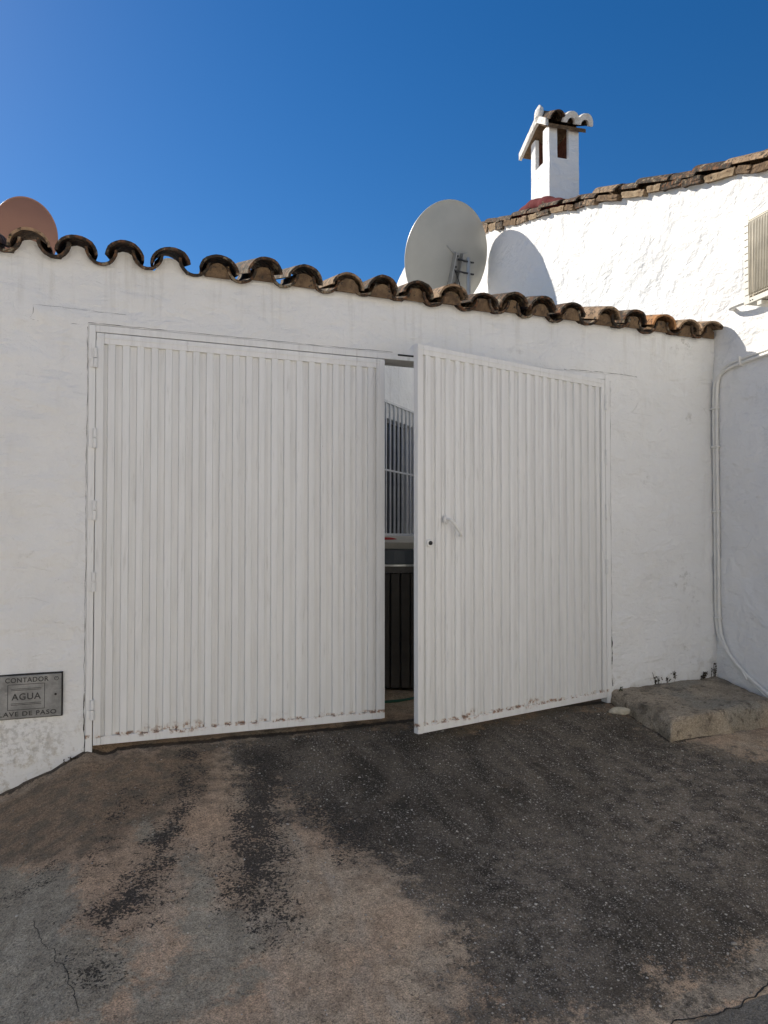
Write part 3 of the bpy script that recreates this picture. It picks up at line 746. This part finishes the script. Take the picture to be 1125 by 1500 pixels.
for x in (.20, .365, .54):
    t_ = inst('cap_tile', ctile, chim, (x, FU, FZ+.002), (asl, 0, R(hr.uniform(-3, 3))))
    if x > .25:
        o_ = mesh('tile_end', ring.v, ring.f, MAT['plaster_old'], t_, True); o_.data.set_sharp_from_angle(angle=R(40))
    inst('cap_tile', cb, chim, (x, BU, BZ), (bsl, 0, R(180)))
rt_ = half_tile('ridge_tile', .085, .085, .085, .47, .014, 1, 84, MAT['tile'])
inst('ridge_tile', rt_, chim, (.60, RU, RZ+.03), (0, 0, R(90)))
kn = MB(); bm = bmesh.new(); bmesh.ops.create_uvsphere(bm, u_segments=14, v_segments=10, radius=1)
for v in bm.verts:
    w = 1+.12*mnoise.noise(v.co*2); v.co = Vector((v.co.x*.045, v.co.y*.085, v.co.z*.105))*w
kn.bm(bm, Matrix.Translation((.115, RU-.02, RZ+.045))).build('ridge_end', MAT['plaster_old'], chim, True)

# ------------------------------------------------------------------ air conditioner on the house wall
def hloc(x, u, z): return Matrix.Rotation(-PHI, 4, 'Z') @ Vector((x, u, z)) + Vector((4.26, 0, 0))
ac = empty('air_conditioner', hloc(-.04, -.735, 2.57), (0, 0, -PHI)); tag(ac, 'cream outdoor air conditioner bracketed to the sunlit house wall', 'air conditioner')
MAT['ac_fin'] = simple('beige_ac_fins', (.62, .57, .46), .5, var=.2)
A = MAT['ac']; W_, H_, D_ = .80, .555, .30         # local: -x front, -y along the wall
MB().box(-.335, -.05, -W_, 0, .002, H_, .012).build('casing', A, ac, 'auto')
fp = MB(); fp.box(-.345, -.3345, -W_, -.048, .0, .035, .003); fp.box(-.345, -.3345, -W_, -.048, H_-.035, H_, .003); fp.box(-.345, -.3345, -.0485, 0, .0, H_, .003); fp.box(-.345, -.3345, -W_, -.60, .0355, H_-.0355, .003)
fp.build('front_panel', A, ac)
MB().box(-.3365, -.3345, -.60, -.049, .036, H_-.036).build('grille_back', MAT['ac_grille'], ac)
gm_ = MB()
for i in range(44): gm_.tube([(-.348, -.056-i*.0124, .042), (-.356, -.056-i*.0124, .06), (-.356, -.056-i*.0124, H_-.06), (-.348, -.056-i*.0124, H_-.042)], .0034, 6)
for z in (.045, H_-.045): gm_.box(-.352, -.348, -.60, -.050, z-.003, z+.003)
g_ = gm_.build('grille', MAT['ac_fin'], ac, True)
for i in range(11): MB().box(-.3462, -.3448, -.042, -.012, .055+i*.044, .0585+i*.044).build('slot', MAT['gap'], ac)
for y in (-.12, -.68):
    b_ = MB(); b_.box(-.34, .035, y-.018, y+.018, -.032, -.004, .002); b_.box(.012, .035, y-.018, y+.018, -.30, -.033, .002); b_.build('bracket', A, ac)
    MB().box(-.30, -.26, y-.014, y+.014, -.0045, .003).build('rubber_foot', MAT['black'], ac)
for y in (-.055, -.072): 
    mb = MB(); mb.tube([(-.3447, y, .016), (-.3472, y, .016)], .004, 8); mb.build('screw', MAT['black'], ac)
# pipe elbow coming out of the wall beside it
mb = MB(); mb.tube(smoothpath([hloc(.03, -.215, 2.748), hloc(-.035, -.22, 2.745), hloc(-.05, -.30, 2.742), hloc(-.05, -.45, 2.735), hloc(-.06, -.60, 2.728), hloc(-.10, -.76, 2.73)], 6), .015, 12)
tag(mb.build('wall_pipe', MAT['pvc'], None, True), 'short white lagged pipe running from the house wall to the air conditioner', 'pipe')

# ------------------------------------------------------------------ twin white conduits down the corner
def conduit(name, off, dx, label):
    P = [(-.55+off*0, 2.345+off), (-.36, 2.338+off), (-.164-off*.3, 2.322+off), (-.060-off, 2.27+off*.6), (-.030-off, 2.155), (-.026-off, 1.776), (-.024-off, 1.271), (-.026-off, .794), (-.033-off, .469), (-.087-off*.8, .342-off*.4), (-.199-off*.5, .232-off*.8), (-.357-off*.4, .132-off*.8), (-.506, .056-off), (-.62, .0-off)]
    P = [hloc(-house_disp(u, z)-.016-dx, u, z) for u, z in P]
    P = [hloc(-.016-dx, -.95, 2.36+off)]+P
    mb = MB(); mb.tube(smoothpath(P, 8), .0125, 12); o = mb.build(name, MAT['pvc'], None, True); tag(o, label, 'conduit'); return o
c1 = conduit('conduit', 0.0, .002, 'white plastic conduit running down the wall corner, the one deeper in the corner')
c2 = conduit('conduit', .027, .0, 'white plastic conduit running down the wall corner, the outer of the pair')
for (u, z, ang) in ((-.040, 1.776, 0), (-.038, 1.30, 0), (-.045, .52, 0), (-.30, 2.348, 80), (-.036, 2.06, 0), (-.31, .15, 50)):
    m = MB(); m.box(-.034, .0, -.032, .032, -.007, .007, .002); o = m.build('clip', MAT['pvc'], c2)
    o.matrix_parent_inverse = Matrix.Identity(4); p = hloc(-house_disp(u, z)-.002, u, z)
    o.location = p; o.rotation_euler = (R(ang), 0, -PHI)

# ------------------------------------------------------------------ concrete step in the corner
def step():
    A_, B_, C_, D_ = Vector((3.335, .01)), Vector((3.235, -.665)), Vector((4.13, -.60)), Vector((4.26, .01)); zt = (.055, .028, .045, .088)
    N = 44; vs = []; f = []
    for j in range(N+1):
        for i in range(N+1):
            s, t = i/N, j/N      # s left->right, t back->front
            p = (A_*(1-s)+D_*s)*(1-t)+(B_*(1-s)+C_*s)*t
            z = (zt[0]*(1-s)+zt[3]*s)*(1-t)+(zt[1]*(1-s)+zt[2]*s)*t
            e = max(t, 1-s, s*.0); r = max(0, (e-.93)/.07)
            ex = max(0, (t-.93)/.07); el = max(0, (.07-s)/.07)
            z -= .008*max(ex**3, el**3)*(1+1.5*fbm(p.x*9, p.y*9, 2, 3))
            z -= .020*math.exp(-((s-.55)/.22)**2-((t-.62)/.2)**2)
            z += .014*fbm(p.x*4, p.y*4, 6, 4)+.006*fbm(p.x*15, p.y*15, 3, 4)
            q = p+Vector((-.0, -.012*ex*0))
            vs.append((q.x+.010*fbm(p.x*5, p.y*5, 1, 3), q.y+.012*fbm(p.x*5, p.y*5, 11, 3)*t, z))
    n = N+1
    for j in range(N):
        for i in range(N): a = j*n+i; f.append((a, a+n, a+n+1, a+1))
    rim = [i*n for i in range(N+1)]+[N*n+i for i in range(1, N+1)]+[i*n+N for i in range(N-1, -1, -1)]
    K = 10; prev = rim
    for k in range(1, K+1):
        new = []
        for r in rim:
            x, y, z = vs[r]; t = k/K; b = .018*math.sin(math.pi*t*.8)
            zz = z*(1-t)+(ground_z(x, y)-.06)*t
            d = Vector((x-3.75, y+.28)); d.normalize(); nn = .026*fbm(x*4, y*4, zz*7, 4)+.008*fbm(x*18, y*18, zz*22, 3)
            vs.append((x+d.x*(b*1.0+nn+.012), y+d.y*(b+nn+.012), zz)); new.append(len(vs)-1)
        for i in range(len(rim)-1): f.append((prev[i], new[i], new[i+1], prev[i+1]))
        prev = new
    t = NT('weathered_step_concrete'); n1 = t.noise(4.2, 6, rough=.65); n2 = t.noise(19, 6, rough=.7); x, y, z = t.sep(t.pos)
    c = t.mix(t.ss(n1, .35, .65), (.60, .50, .37), (.42, .355, .265)); c = t.mix(t.ss(t.noise(2.3, 4), .48, .62), c, (.44, .40, .32))
    c = t.mix(t.ss(n2, .52, .66, 0, .75), c, (.085, .068, .05)); c = t.mix(t.ss(t.noise(9, 6, rough=.7), .56, .68, 0, .6), c, (.48, .40, .29)); c = t.mix(t.ss(t.noise(110, 4, rough=.7), .35, .65, 0, .55), c, (.12, .095, .068)); c = t.mix(t.ss(t.noise(3.6, 6, rough=.7), .52, .62, 0, .6), c, (.12, .10, .075))
    h = t.bump(n2, .022, 1.0); h = t.bump(t.noise(80, 5, rough=.7), .008, 1.0, h)
    return mesh('concrete_step', vs, f, t.done(c, .92, h, spec=.15), None, True)
tag(step(), 'worn low concrete step in the corner between the garden wall and house', 'step')
# broken render lump
bm = bmesh.new(); bmesh.ops.create_icosphere(bm, subdivisions=3, radius=1)
for v in bm.verts:
    w = 1+.28*fbm(v.co.x*1.3, v.co.y*1.3, v.co.z*1.3+4, 4); v.co = Vector((v.co.x*.075*w, v.co.y*.034*w, max(v.co.z, -.5)*.028*w))
mb = MB(); mb.bm(bm, Matrix.Translation((3.235, -.205, ground_z(3.235, -.205)+.014)) @ Matrix.Rotation(R(-28), 4, 'Z'))
tag(mb.build('plaster_lump', MAT['mortar_white'] if 'mortar_white' in MAT else simple('chipped_render', (.62, .56, .43), .95, var=.35, scale=30, bump=.006), None, True), 'pale lump of broken render lying beside the concrete step', 'rubble')

# ------------------------------------------------------------------ satellite dishes
def dish(name, c, az, el, a, b, depth, mat, label, lip=.034):
    """bowl: local +y is the facing direction, x right, z up"""
    root = empty(name, c, (0, 0, 0)); tag(root, label, 'satellite dish')
    n = Vector((math.sin(az)*math.cos(el), math.cos(az)*math.cos(el), math.sin(el)))
    root.rotation_euler = (el, 0, -az)
    NR, NA = 12, 64; vs = [(0, -depth, 0)]; f = []
    prof = [(i/NR, -depth*(1-(i/NR)**2)) for i in range(1, NR+1)]+[(1.0+lip, -.004), (1.0+lip, .006), (1.0+lip*.5, .008), (.985, 0)]+[(i/NR*.985, .003-depth*(1-(i/NR)**2)+.004) for i in range(NR-1, 0, -1)]
    for r, y in prof:
        for k in range(NA):
            t = 2*math.pi*k/NA; vs.append((a*r*math.cos(t), y, b*r*math.sin(t)))
    m = len(prof); vs.append((0, .007-depth, 0))
    for k in range(NA): f.append((0, 1+k, 1+(k+1) % NA))
    for j in range(m-1):
        for k in range(NA):
            p = 1+j*NA+k; q = 1+j*NA+(k+1) % NA; f.append((p, p+NA, q+NA, q))
    for k in range(NA): f.append((len(vs)-1, 1+(m-1)*NA+(k+1) % NA, 1+(m-1)*NA+k))
    o = mesh('reflector', vs, f, mat, root, True); o.data.set_sharp_from_angle(angle=R(30))
    return root
DC = Vector((4.005, 4.067, 4.695))
d1 = dish('satellite_dish', DC, -.101, .378, .574, .652, .085, MAT['dish'], 'large cream satellite dish seen from behind, shading the house wall')
bpy.context.view_layer.update()
Minv = d1.matrix_world.inverted()
ST_ = MAT['steel']
# back bracket in the dish's own axes
b_ = MB(); b_.box(.035, .050, -.17, -.075, -.42, .07, .002); b_.box(.135, .150, -.17, -.075, -.42, .07, .002); b_.box(.0505, .1345, -.095, -.083, -.42, .07, .002)
for (x0, z0, x1, z1) in ((.045, .05, -.075, .13), (.14, .05, .24, .09), (.045, -.40, -.05, -.46), (.14, -.40, .24, -.44)):
    b_.tube([(x0, -.10, z0), (x1, -.085+.06*((x1*x1+z1*z1)/.36), z1)], .011, 8)
br = b_.build('bracket', ST_, d1)
for (x, z) in ((.0925, .03), (.0925, -.10), (.06, -.30), (.125, -.30)):
    m = MB(); m.tube([(x, -.08, z), (x, -.118, z)], .013, 6); m.build('bolt', MAT['dark_steel'], br)
# mast and clamps (world to dish axes)
MT = d1.matrix_world @ Vector((.20, -.21, .0))
m = MB(); P = [MT+Vector((0, 0, .03)), Vector((MT.x, MT.y, 3.45)), Vector((MT.x+.03, MT.y, 3.38)), Vector((4.62, MT.y+.02, 3.36))]
m.tube([Minv @ p for p in P], .027, 14); m.build('mast', ST_, d1, 'auto')
for dz in (-.02, -.17):
    p = Minv @ (MT+Vector((0, 0, dz))); m = MB()
    m.tube([(.08, -.15, p.z+.01), (p.x+.045, p.y-.03, p.z)], .010, 8); m.tube([(.10, -.11, p.z+.01), (p.x+.055, p.y+.03, p.z)], .010, 8); m.tube([(p.x+.045, p.y-.045, p.z), (p.x+.055, p.y+.045, p.z)], .012, 8); m.tube([(p.x-.045, p.y-.045, p.z), (p.x-.04, p.y+.045, p.z)], .012, 8)
    m.build('clamp', MAT['dark_steel'], d1)
m = MB(); m.tube(smoothpath([(0, .02, -.66), (0, .30, -.60), (0, .62, -.30)], 6), .014, 8); fa = m.build('feed_arm', ST_, d1, True)
m = MB(); m.tube([(0, .60, -.31), (0, .52, -.24)], .03, 12); m.build('feed_horn', MAT['dish'], fa)
m = MB(); m.tube(smoothpath([(.06, -.10, -.10), (.10, -.19, -.22), (.16, -.24, -.38), (.20, -.30, -.62), (.22, -.38, -.90)], 6), .006, 8); m.build('cable', MAT['black'], d1, True)
d2 = dish('satellite_dish', (-.668, 2.76, 3.762), -.35, .25, .255, .292, .045, MAT['dish_terra'], 'terracotta coloured satellite dish rising behind the coping tiles')
bpy.context.view_layer.update(); Mi = d2.matrix_world.inverted(); q = d2.matrix_world @ Vector((0, -.09, -.05))
m = MB(); m.tube([Mi @ q, Mi @ Vector((q.x, q.y, -.06))], .022, 12); m.tube([(0, -.09, -.05), (0, -.038, -.02)], .03, 10); m.build('mast', ST_, d2, 'auto')

# ------------------------------------------------------------------ courtyard behind the gate
CY = empty('courtyard_building', (3.25, 3.83, 0), (0, 0, R(44.2))); tag(CY, 'white building behind the gate gap with a barred dark window', 'building')
w = MB()
w.box(-2.0, -1.10, 0, .25, -.6, 3.35); w.add([(x, y, z) for x, h in ((-4.1, 2.62), (-2.0, 3.35)) for y in (0, .25) for z in (-.6, h)], [(0, 4, 5, 1), (2, 3, 7, 6), (1, 5, 7, 3), (0, 1, 3, 2)]); w.box(.52, 1.95, 0, .25, -.6, 3.35); w.box(-1.10, .52, 0, .25, -.6, 1.12); w.box(-1.10, .52, 0, .25, 2.50, 3.35)  # sloping left run is unseen, added to block sun through the gate gap
w.box(-1.6, 1.95, .25, 2.2, 3.05, 3.35)
w.build('wall', MAT['plaster'], CY)
MB().box(-1.10, .52, .14, .16, 1.12, 2.50).build('window_pane', simple('dark_window_glass', (.012, .013, .015), .08, 0, .5), CY)
for x0, x1, z0, z1 in ((-1.098, -1.04, 1.122, 2.498), (.46, .518, 1.122, 2.498), (-.32, -.26, 1.122, 2.498)): MB().box(x0, x1, .10, .138, z0, z1).build('window_frame', MAT['gate'], CY)
gr = empty('window_grille', (0, 0, 0)); gr.parent = CY
BG = simple('white_grille_paint', (.62, .63, .63), .5)
b = MB(); b.box(-1.25, .62, -.075, -.045, 2.645, 2.675, .003); b.build('rail', BG, gr); b = MB(); b.box(-1.25, .62, -.070, -.050, 1.87, 1.89, .002); b.build('rail', BG, gr); b = MB(); b.box(-1.25, .62, -.075, -.045, 1.13, 1.16, .003); b.build('rail', BG, gr)
bar = MB(); bar.box(-.011, .011, -.071, -.049, 1.155, 2.65, .002); b0 = bar.build('bar', BG, gr); b0.location.x = -1.18
for i in range(1, 15): inst('bar', b0.data, gr, (-1.18+i*.115, 0, 0))
MB().box(.53, .62, -.078, 0, 1.12, 2.68, .003).build('side_plate', BG, gr)
MB().box(-1.25, -1.20, -.078, 0, 1.12, 2.68, .003).build('side_plate', BG, gr)
MB().box(-1.25, .62, -.14, .10, 1.075, 1.118, .004).build('window_sill', MAT['plaster'], CY)

cw = MB(); cw.box(-3.2, .34, 1.02, 1.24, -.4, 2.55, .02); tag(cw.build('blocker_wall', MAT['plaster']), 'unseen plain white wall added behind the closed gate leaf to block the sun', 'wall')  # unseen wall, added to keep sun off the ground behind the gate
TC = Vector((2.36, 1.62, 0)); TR = .86
tub = empty('hot_tub', (TC.x, TC.y, ground_z(TC.x, TC.y))); tag(tub, 'round hot tub clad in dark brown vertical panels behind the gate gap', 'hot tub')
tp = simple('dark_brown_tub_panel', (.050, .042, .034), .5, var=.3, scale=9)
NP = 74; pm = MB(); hwid = math.pi*TR/NP*.93
pm.box(-hwid, hwid, -.014, .014, .03, .875, .006); p0 = None
for i in range(NP):
    a = 2*math.pi*i/NP; loc = (TR*math.cos(a), TR*math.sin(a), 0); rot = (0, 0, a+math.pi/2)
    if p0 is None: p0 = pm.build('panel', tp, tub); p0.location = loc; p0.rotation_euler = rot
    else: inst('panel', p0.data, tub, loc, rot)
def disc(mb, r0, r1, z0, z1, seg=64):
    vs = []; f = []
    for r, z in ((r0, z0), (r1, z0), (r1, z1), (r0, z1)):
        for k in range(seg): t = 2*math.pi*k/seg; vs.append((r*math.cos(t), r*math.sin(t), z))
    for j in range(4):
        for k in range(seg): a = j*seg+k; b = j*seg+(k+1) % seg; c = ((j+1) % 4)*seg; f.append((a, b, c+(k+1) % seg, c+k))
    return mb.add(vs, f)
disc(MB(), TR-.10, TR+.022, .878, .925).build('rim', simple('brown_rim', (.10, .09, .078), .4), tub)
disc(MB(), TR-.03, TR+.028, .9255, .938).build('rim_band', simple('silver_band', (.65, .65, .64), .3, .6), tub)
disc(MB(), .01, TR-.10, .02, .10).build('floor', tp, tub)
disc(MB(), .02, TR-.035, .939, 1.045).build('cover', simple('blue_grey_vinyl_cover', (.085, .10, .115), .35, var=.3, scale=4), tub)
# folded half of a lid lying tilted on top
lid = MB(); seg = 30
for z in (0, .05):
    lid.v += [(.74*math.cos(math.pi*k/seg), -.74*math.sin(math.pi*k/seg), z) for k in range(seg+1)]
n = seg+1
lid.f += [tuple(range(n)), tuple(range(2*n-1, n-1, -1))]+[(k, k+n, k+n+1, k+1) for k in range(seg)]+[(seg, seg+n, n, 0)]
lo = lid.build('tub_lid', simple('beige_lid', (.55, .51, .42), .6)); lo.location = (TC.x, TC.y+.02, 1.045); lo.rotation_euler = (R(4), 0, R(-15)); lo.location.z = 1.047+ground_z(2, 1)+.055
tag(lo, 'beige half lid folded over on top of the hot tub', 'lid')
m = MB(); bm = bmesh.new(); bmesh.ops.create_uvsphere(bm, u_segments=16, v_segments=8, radius=1)
for v in bm.verts: v.co = Vector((v.co.x*.10*(1+.2*fbm(v.co.x*2, v.co.y*2, 0)), v.co.y*.07, v.co.z*.022))
m.bm(bm); ro = m.build('red_cloth', simple('red_cloth', (.55, .05, .04), .9), None, True); ro.location = (2.148, 1.304, 1.089); tag(ro, 'small red cloth bundle lying on the folded tub lid', 'cloth')
m = MB(); P = [(1.55, .62), (1.75, .52), (1.95, .50), (2.15, .56), (2.35, .48), (2.7, .55)]
m.tube(smoothpath([(x, y, ground_z(x, y)+.012) for x, y in P], 8), .010, 10); tag(m.build('garden_hose', simple('green_hose', (.03, .12, .075), .45), None, True), 'dark green garden hose on the ground inside the gate', 'hose')

# ------------------------------------------------------------------ weeds in the joints
leafm = NT('weed_leaf'); lc = leafm.mix(leafm.ss(leafm.noise(40, 3), .35, .65), (.030, .050, .016), (.055, .075, .025)); LM = leafm.done(lc, .6, spec=.3)
drym = NT('dry_weed'); lc = drym.mix(drym.ss(drym.noise(60, 3), .35, .65), (.028, .022, .014), (.065, .05, .03)); DM = drym.done(lc, .8, spec=.2)
def weed(x, y, z, h, n, sp, mat, label, seed, group='weeds in the joints'):
    r = random.Random(seed); root = empty('weed', (x, y, z)); tag(root, label, 'weed', group)
    st = MB(); lf = MB()
    for i in range(n):
        a = r.uniform(math.pi*1.0, math.pi*2.0); hh = 1.25*h*r.uniform(.45, 1); s = sp*r.uniform(.2, 1)
        tip = Vector((math.cos(a)*s, math.sin(a)*s*.6, hh)); mid = tip*.5+Vector((0, 0, hh*.12)); b0 = Vector((r.uniform(-.02, .02), r.uniform(-.006, .0), -.006))
        P = smoothpath([b0, b0+mid*.8, b0+tip], 4); st.tube(P, [.0016]*(len(P)-1)+[.0008], 5)
        for k in range(r.randint(5, 9)):
            p = P[r.randrange(2, len(P))]; d = Vector((r.uniform(-1, 1), r.uniform(-1, .4), r.uniform(-.2, 1))).normalized(); L = r.uniform(.008, .017); w = L*r.uniform(.3, .5)
            sd = d.cross(Vector((r.uniform(-1, 1), r.uniform(-1, 1), 1))).normalized(); nn = d.cross(sd)*.15*L
            lf.add([p, p+d*L*.5+sd*w+nn, p+d*L, p+d*L*.5-sd*w+nn, p+d*L*.5-nn], [(0, 1, 4), (1, 2, 4), (2, 3, 4), (3, 0, 4)])
    st.build('stem', mat, root); lf.build('leaves', mat, root); return root
weed(3.70, -.005, .065, .075, 7, .03, DM, 'tall dark weed against the wall at the back of the step', 1)
weed(3.78, -.005, .068, .055, 6, .03, DM, 'short bushy dark weed beside the tall one on the step', 2)
weed(3.86, -.005, .07, .085, 6, .025, DM, 'upright dark weed near the middle of the step back edge', 3)
weed(4.12, -.010, .08, .05, 7, .04, DM, 'low dark weed close to the conduit corner', 4)
weed(4.21, -.015, .085, .09, 5, .02, DM, 'thin dark weed in the wall corner beside the conduits', 5)
weed(3.355, -.03, .0, .075, 8, .04, LM, 'fresh green weed between the gate jamb and the concrete step', 6)
weed(-.10, -.02, -.065, .03, 6, .05, DM, 'flat dry weed at the foot of the left gate jamb', 7)
weed(4.17, -.66, -.105, .10, 9, .05, DM, 'dark clump of dry leaves where the conduits meet the ground', 8)

# unseen canvas added over the tub to keep light out of the gate gap
aw = empty('blocker_canvas', (0, 0, 0)); tag(aw, 'unseen dark canvas added over the hot tub to darken the gate gap', 'blocker_canvas')
m = MB(); N = 10; vs = []
for th in (0, .004):
    for j in range(N+1):
        t = j/N; sag = -.05*math.sin(math.pi*t)
        for x in (.45, 4.15): vs.append((x, .33+1.45*t, 2.50+.24*t+sag+th))
n = 2*(N+1)
m.add(vs, [(2*j, 2*j+2, 2*j+3, 2*j+1) for j in range(N)]+[(n+2*j, n+2*j+1, n+2*j+3, n+2*j+2) for j in range(N)]+[(2*j, n+2*j, n+2*j+2, 2*j+2) for j in range(N)]+[(2*j+1, 2*j+3, n+2*j+3, n+2*j+1) for j in range(N)]+[(0, 1, n+1, n), (2*N, n+2*N, n+2*N+1, 2*N+1)])
m.build('canvas', simple('dark_canvas', (.05, .055, .05), .9), aw, True)
for y, z in ((.325, 2.515), (1.79, 2.74)):
    m = MB(); m.tube([(.42, y, z), (4.18, y, z)], .018, 10); m.build('rod', MAT['steel'], aw, True)
for x in (.44, 4.12):
    m = MB(); m.tube([(x, 1.79, -.06), (x, 1.79, 2.74)], .02, 10); m.build('post', MAT['steel'], aw, True)

# ------------------------------------------------------------------ unseen house behind the camera, added to bounce sunlight onto the shaded gate side
OH = empty('house', (.5, -8.2, 0)); tag(OH, 'long unseen cream house across the lane, added to bounce sunlight at the gate', 'house')
m = MB(); zb = -1.3
ops = [(-6.2, -5.2, .3, 1.6), (-3.2, -2.2, -.75, 1.45), (.2, 1.4, .3, 1.6), (4.0, 5.0, .3, 1.6), (-6.2, -5.2, 2.9, 4.0), (-3.2, -2.2, 2.9, 4.0), (.2, 1.4, 2.9, 4.0), (4.0, 5.0, 2.9, 4.0)]
xe = sorted({-8.5, 12.0, *[o[0] for o in ops], *[o[1] for o in ops]}); ze = sorted({zb, 5.0, *[o[2] for o in ops], *[o[3] for o in ops]})
for i in range(len(xe)-1):
    for j in range(len(ze)-1):
        cx, cz = (xe[i]+xe[i+1])/2, (ze[j]+ze[j+1])/2
        if any(o[0] < cx < o[1] and o[2] < cz < o[3] for o in ops): continue
        m.add([(xe[i], 0, ze[j]), (xe[i+1], 0, ze[j]), (xe[i+1], 0, ze[j+1]), (xe[i], 0, ze[j+1])], [(3, 2, 1, 0)])
for o in ops: m.add([(x, y, z) for y in (0, -.2) for x, z in ((o[0], o[2]), (o[1], o[2]), (o[1], o[3]), (o[0], o[3]))], [(0, 1, 5, 4), (1, 2, 6, 5), (2, 3, 7, 6), (3, 0, 4, 7)])
m.add([(x, y, z) for x in (-8.5, 12.0) for y in (0, -6) for z in (zb, 5.0)], [(0, 1, 3, 2), (4, 6, 7, 5), (2, 3, 7, 6)])
m.build('wall', MAT['plaster_cream'], OH)
wood = simple('green_shutter', (.05, .09, .06), .6); glass = simple('dark_pane', (.02, .022, .025), .1, 0, .5)
for k, o in enumerate(ops):
    if k == 1: MB().box(o[0], o[1], -.2, -.15, o[2], o[3], .004).build('door', wood, OH)
    else:
        f_ = MB(); f_.box(o[0], o[0]+.06, -.2, -.14, o[2], o[3]); f_.box(o[1]-.06, o[1], -.2, -.14, o[2], o[3]); f_.box(o[0]+.06, o[1]-.06, -.2, -.14, o[2], o[2]+.06); f_.box(o[0]+.06, o[1]-.06, -.2, -.14, o[3]-.06, o[3]); wi = f_.build('window', MAT['gate'], OH)
        MB().box(o[0]+.06, o[1]-.06, -.19, -.17, o[2]+.06, o[3]-.06).build('pane', glass, wi)
m = MB(); m.add([(-8.7, .25, 4.95), (12.2, .25, 4.95), (12.2, -3, 6.0), (-8.7, -3, 6.0), (-8.7, -6.25, 4.95), (12.2, -6.25, 4.95), (-8.7, .25, 5.05), (12.2, .25, 5.05), (12.2, -3, 6.1), (-8.7, -3, 6.1), (-8.7, -6.25, 5.05), (12.2, -6.25, 5.05)], [(0, 3, 2, 1), (3, 4, 5, 2), (6, 7, 8, 9), (9, 8, 11, 10), (0, 1, 7, 6), (4, 10, 11, 5), (0, 6, 9, 3), (3, 9, 10, 4), (1, 2, 8, 7), (2, 5, 11, 8)]); m.build('roof', MAT['tile'], OH)
